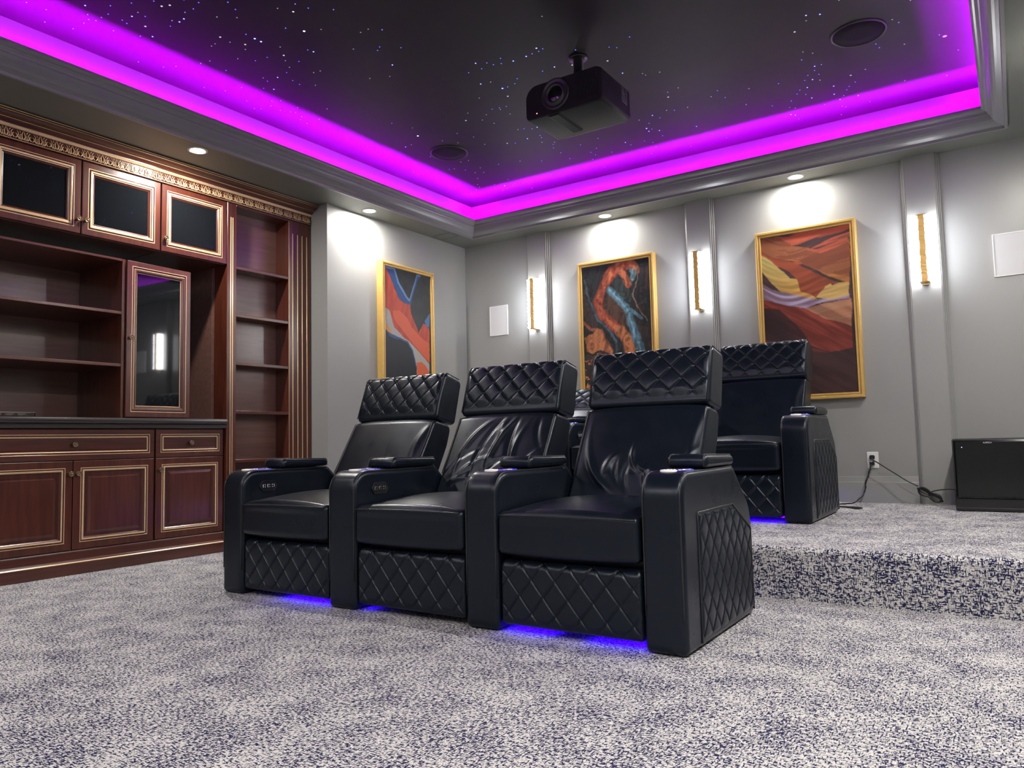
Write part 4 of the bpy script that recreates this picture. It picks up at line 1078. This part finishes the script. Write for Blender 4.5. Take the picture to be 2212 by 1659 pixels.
def folds_fn(lst, x0):
    def f(y, z, x, s):
        # coordinates on the back: a across from left edge, b height
        d = np.zeros_like(y); a = x-x0; b = z
        for (ca, cb, ang, L, w, amp) in lst:
            c, sn = math.cos(math.radians(ang)), math.sin(math.radians(ang))
            p = (a-ca)*c+(b-cb)*sn; q = -(a-ca)*sn+(b-cb)*c
            q = q + .25*p*p/ max(L, .01)
            d += amp*np.exp(-(p/L)**2-(q/w)**2)
        return d*(y < 3.14)
    return f
FOLDS = [
    [(.30, .575, 0, .06, .018, .007), (.36, .60, 60, .04, .012, -.006), (.30, .545, 10, .08, .02, -.006), (.53, .72, 75, .12, .02, .006)],
    [(.12, .70, 60, .14, .012, .008), (.20, .68, 70, .16, .010, -.008), (.28, .66, 75, .17, .013, .010), (.36, .68, 95, .14, .012, -.008), (.40, .62, 100, .10, .014, .009), (.16, .58, 35, .12, .014, .009), (.26, .56, 50, .09, .012, -.009), (.08, .62, 40, .10, .012, -.007), (.48, .60, 60, .10, .012, .006), (.30, .78, 80, .06, .02, .006), (.1, .52, 20, .12, .012, .006), (.5, .75, 100, .08, .012, -.005)],
    [(.17, .60, 60, .05, .014, .008), (.20, .57, 100, .05, .012, -.008), (.28, .61, 110, .05, .010, .010), (.33, .575, 150, .035, .010, .010), (.35, .54, 95, .04, .012, .008), (.25, .55, 90, .05, .014, -.008), (.08, .58, 125, .10, .012, .006), (.10, .54, 130, .12, .012, -.006), (.14, .52, 135, .14, .014, .007), (.53, .70, 80, .14, .02, .006), (.50, .60, 60, .08, .012, .005)],
    [(.52, .72, 80, .14, .02, .004), (.10, .50, 130, .10, .02, .003)],
]
def seat(t, i, x0, x1, lean=0.0, recl=0.0, x_in=.004, fi=None):
    a, b = x0+x_in, x1-x_in; xm = (a+b)/2; w = b-a
    # seat cushion
    sp = rpoly([(YR-.006, .288), (2.98, .30), (2.98, .455), (YR-.002, .438)], [.02, .01, .02, .02], 6)
    def crown(y, z, x, s):
        c = np.clip(1-((x-xm)/(w/2))**2, 0, 1)**.7
        topm = np.clip((z-.40)/.04, 0, 1)
        return topm*c*.042*np.clip(1-((y-2.62)/.33)**2, 0, 1) + (y < 2.37)*c*.008
    mb = MB(); pad(mb, sp, a, b, .018, 44, 220, crown)
    s = mb.build('seat_cushion', M['leather'], t)
    mb = MB(); N = 24
    mb.tube([(a+.012+(w-.024)*k/N, YR-.008-.006*math.sin(math.pi*k/N), .432+.004*math.sin(math.pi*k/N)) for k in range(N+1)], .0034, 6); mb.build('piping', M['piping'], s)
    # quilted footrest panel
    fp = rpoly([(YR+.008, .030), (YR+.075, .030), (YR+.075, .262), (YR+.008, .264)], [.012, .01, .02, .034], 8)
    per = resample(fp, 10)[0]
    def qf(y, z, x, s_):
        fr = np.clip((YR+.07-y)/.02, 0, 1)
        edge = np.clip(np.minimum(x-a-.004, b-.004-x)/.014, 0, 1)
        hh = z + np.where(z > .255, (y-YR-.02), 0)*1.0
        return fr*edge*(quilt(x-xm, hh-.02, .101, .122, .004, .0045, .032)*np.clip((z-.04)/.02, 0, 1))
    mb = MB(); pad(mb, fp, a+.001, b-.001, .014, 170, 230, qf)
    mb.build('footrest', M['leather'], t)
    piv = (2.93, .46)
    ang = -(lean+recl)
    # backrest
    bp2 = rpoly([(2.865, .425), (3.092, .838), (3.235, .815), (3.20, .70), (3.05, .40)], [.02, .030, .035, .05, .02], 8)
    ff = folds_fn(FOLDS[i if fi is None else fi], a)
    def bd(y, z, x, s_):
        c = np.clip(1-((x-xm)/(w/2))**4, 0, 1)
        front = (y-2.865)*.413-(z-.425)*.227 < .016
        return ff(y, z, x, s_)*front*np.clip((z-.46)/.05, 0, 1)*np.clip((.83-z)/.04, 0, 1)*np.clip(np.minimum(x-a, b-x)/.03, 0, 1) + front*.012*c*np.clip((z-.45)/.1, 0, 1)
    mb = MB(); pad(mb, bp2, a, b, .016, 90, 240, bd); mb.rot(ang, piv)
    bk = mb.build('backrest', M['leather'], t)
    for xx in (a+.009, b-.009):
        mb = MB(); mb.tube([(xx, 2.93, .5545), (xx, 2.985, .654), (xx, 3.045, .763), (xx, 3.078, .824), (xx, 3.088, .834)], .0028, 6); mb.rot(ang, piv); mb.build('piping', M['piping'], bk)
    # headrest, diamond quilted over front and top
    hp = rpoly([(3.098, .848), (3.166, 1.082), (3.186, 1.098), (3.318, 1.070), (3.262, .815), (3.14, .835)], [.03, .02, .02, .035, .03, .03], 8)
    P0 = resample(hp, 200)
    def hd(y, z, x, s_):
        # arc coordinate up the front then back over the top
        fu = (y-3.098)*.279+(z-.848)*.960; tb = np.clip((y-3.19), 0, 1)
        u = fu+tb*.9
        front = ((y-3.098)*.960-(z-.848)*.279) < .012
        topm = (z > 1.035)
        m = np.clip(front.astype(float)+topm, 0, 1)*np.clip((u-.035)/.04, 0, 1)*np.clip((3.31-y)/.02, 0, 1)
        ed = np.clip(np.minimum(x-a, b-x)/.02-.5, 0, 1)
        return m*ed*quilt(x-xm, u-.06, .106, .110, .0065, .0058, .038)+front*.006*np.sin(np.clip(u/.25, 0, 1)*math.pi)
    mb = MB(); pad(mb, hp, a-.002, b+.002, .018, 170, 330, hd); mb.rot(ang, piv)
    hr = mb.build('headrest', M['leather'], t)
    for xx in (a+.008, b-.008):
        mb = MB(); mb.tube([(xx, p[0], p[1]) for p in rpoly([(3.096, .862), (3.1645, 1.084), (3.186, 1.1005), (3.30, 1.076)], [0, .02, .02, 0], 6)], .003, 6); mb.rot(ang, piv); mb.build('piping', M['piping'], hr)
    # hinge link between arm and back
    mb = MB(); mb.tube([(b-.003, 2.86, .588), (b-.003, 2.90, .600), (b-.003, 2.96, .575)], .005, 6); mb.build('hinge', M['silver'], t)

def row(name, label, off, leans, rec, ctl, group, leds, folds=(0, 1, 2)):
    t = thing(name, label, 'recliner seats', (-2.11, 2.72, 0), group)
    for k, (x0, x1) in enumerate(ARMS):
        arm(t, x0, x1, {0: -1, 3: 1}.get(k, 0))
    for k, (x0, x1) in enumerate(SEATS):
        seat(t, k, x0, x1, leans[k], rec[k], fi=folds[k])
    for k in ctl[0]: control(t, ARMS[k][1], 1, k == ctl[2])
    for k in ctl[1]: control(t, ARMS[k][0], -1, False)
    for k, (x0, x1) in enumerate(SEATS):
        mb = MB(); mb.bbox((x0+.002, YR+.085, .055), (x1-.002, 3.04, .286), .004); mb.build('base_frame', M['black'], t)
        for (fa, fb) in leds[k]:
            xa, xb = x0+.01+(x1-x0-.02)*fa, x0+.01+(x1-x0-.02)*fb
            mb = MB(); mb.bbox((xa, YR+.078, .024), (xb, YR+.084, .034), .001)
            o = mb.build('led_strip', M['seatled'], t); o['label'] = 'glowing blue LED strip under the footrest'
    t.location = Vector(t.location)+Vector(off)
    return t
row('recliner_row', 'front row of three joined black leather recliners on the lower carpet', (0, 0, 0), (.055, .02, 0), (0, 0, 0), ((0, 1), (3,), 0), 'rows of black leather recliners', ([(.42, 1)], [(0, .05)], [(0, .33), (.62, 1)]))
row('recliner_row', 'rear row of three joined black leather recliners up on the raised platform', (-.028, 1.944, ZP), (0, 0, 0), (.52, 0, 0), ((0, 1), (3,), 1), 'rows of black leather recliners', ([(0, 1)], [(0, 1)], [(0, 1)]), (3, 0, 3))
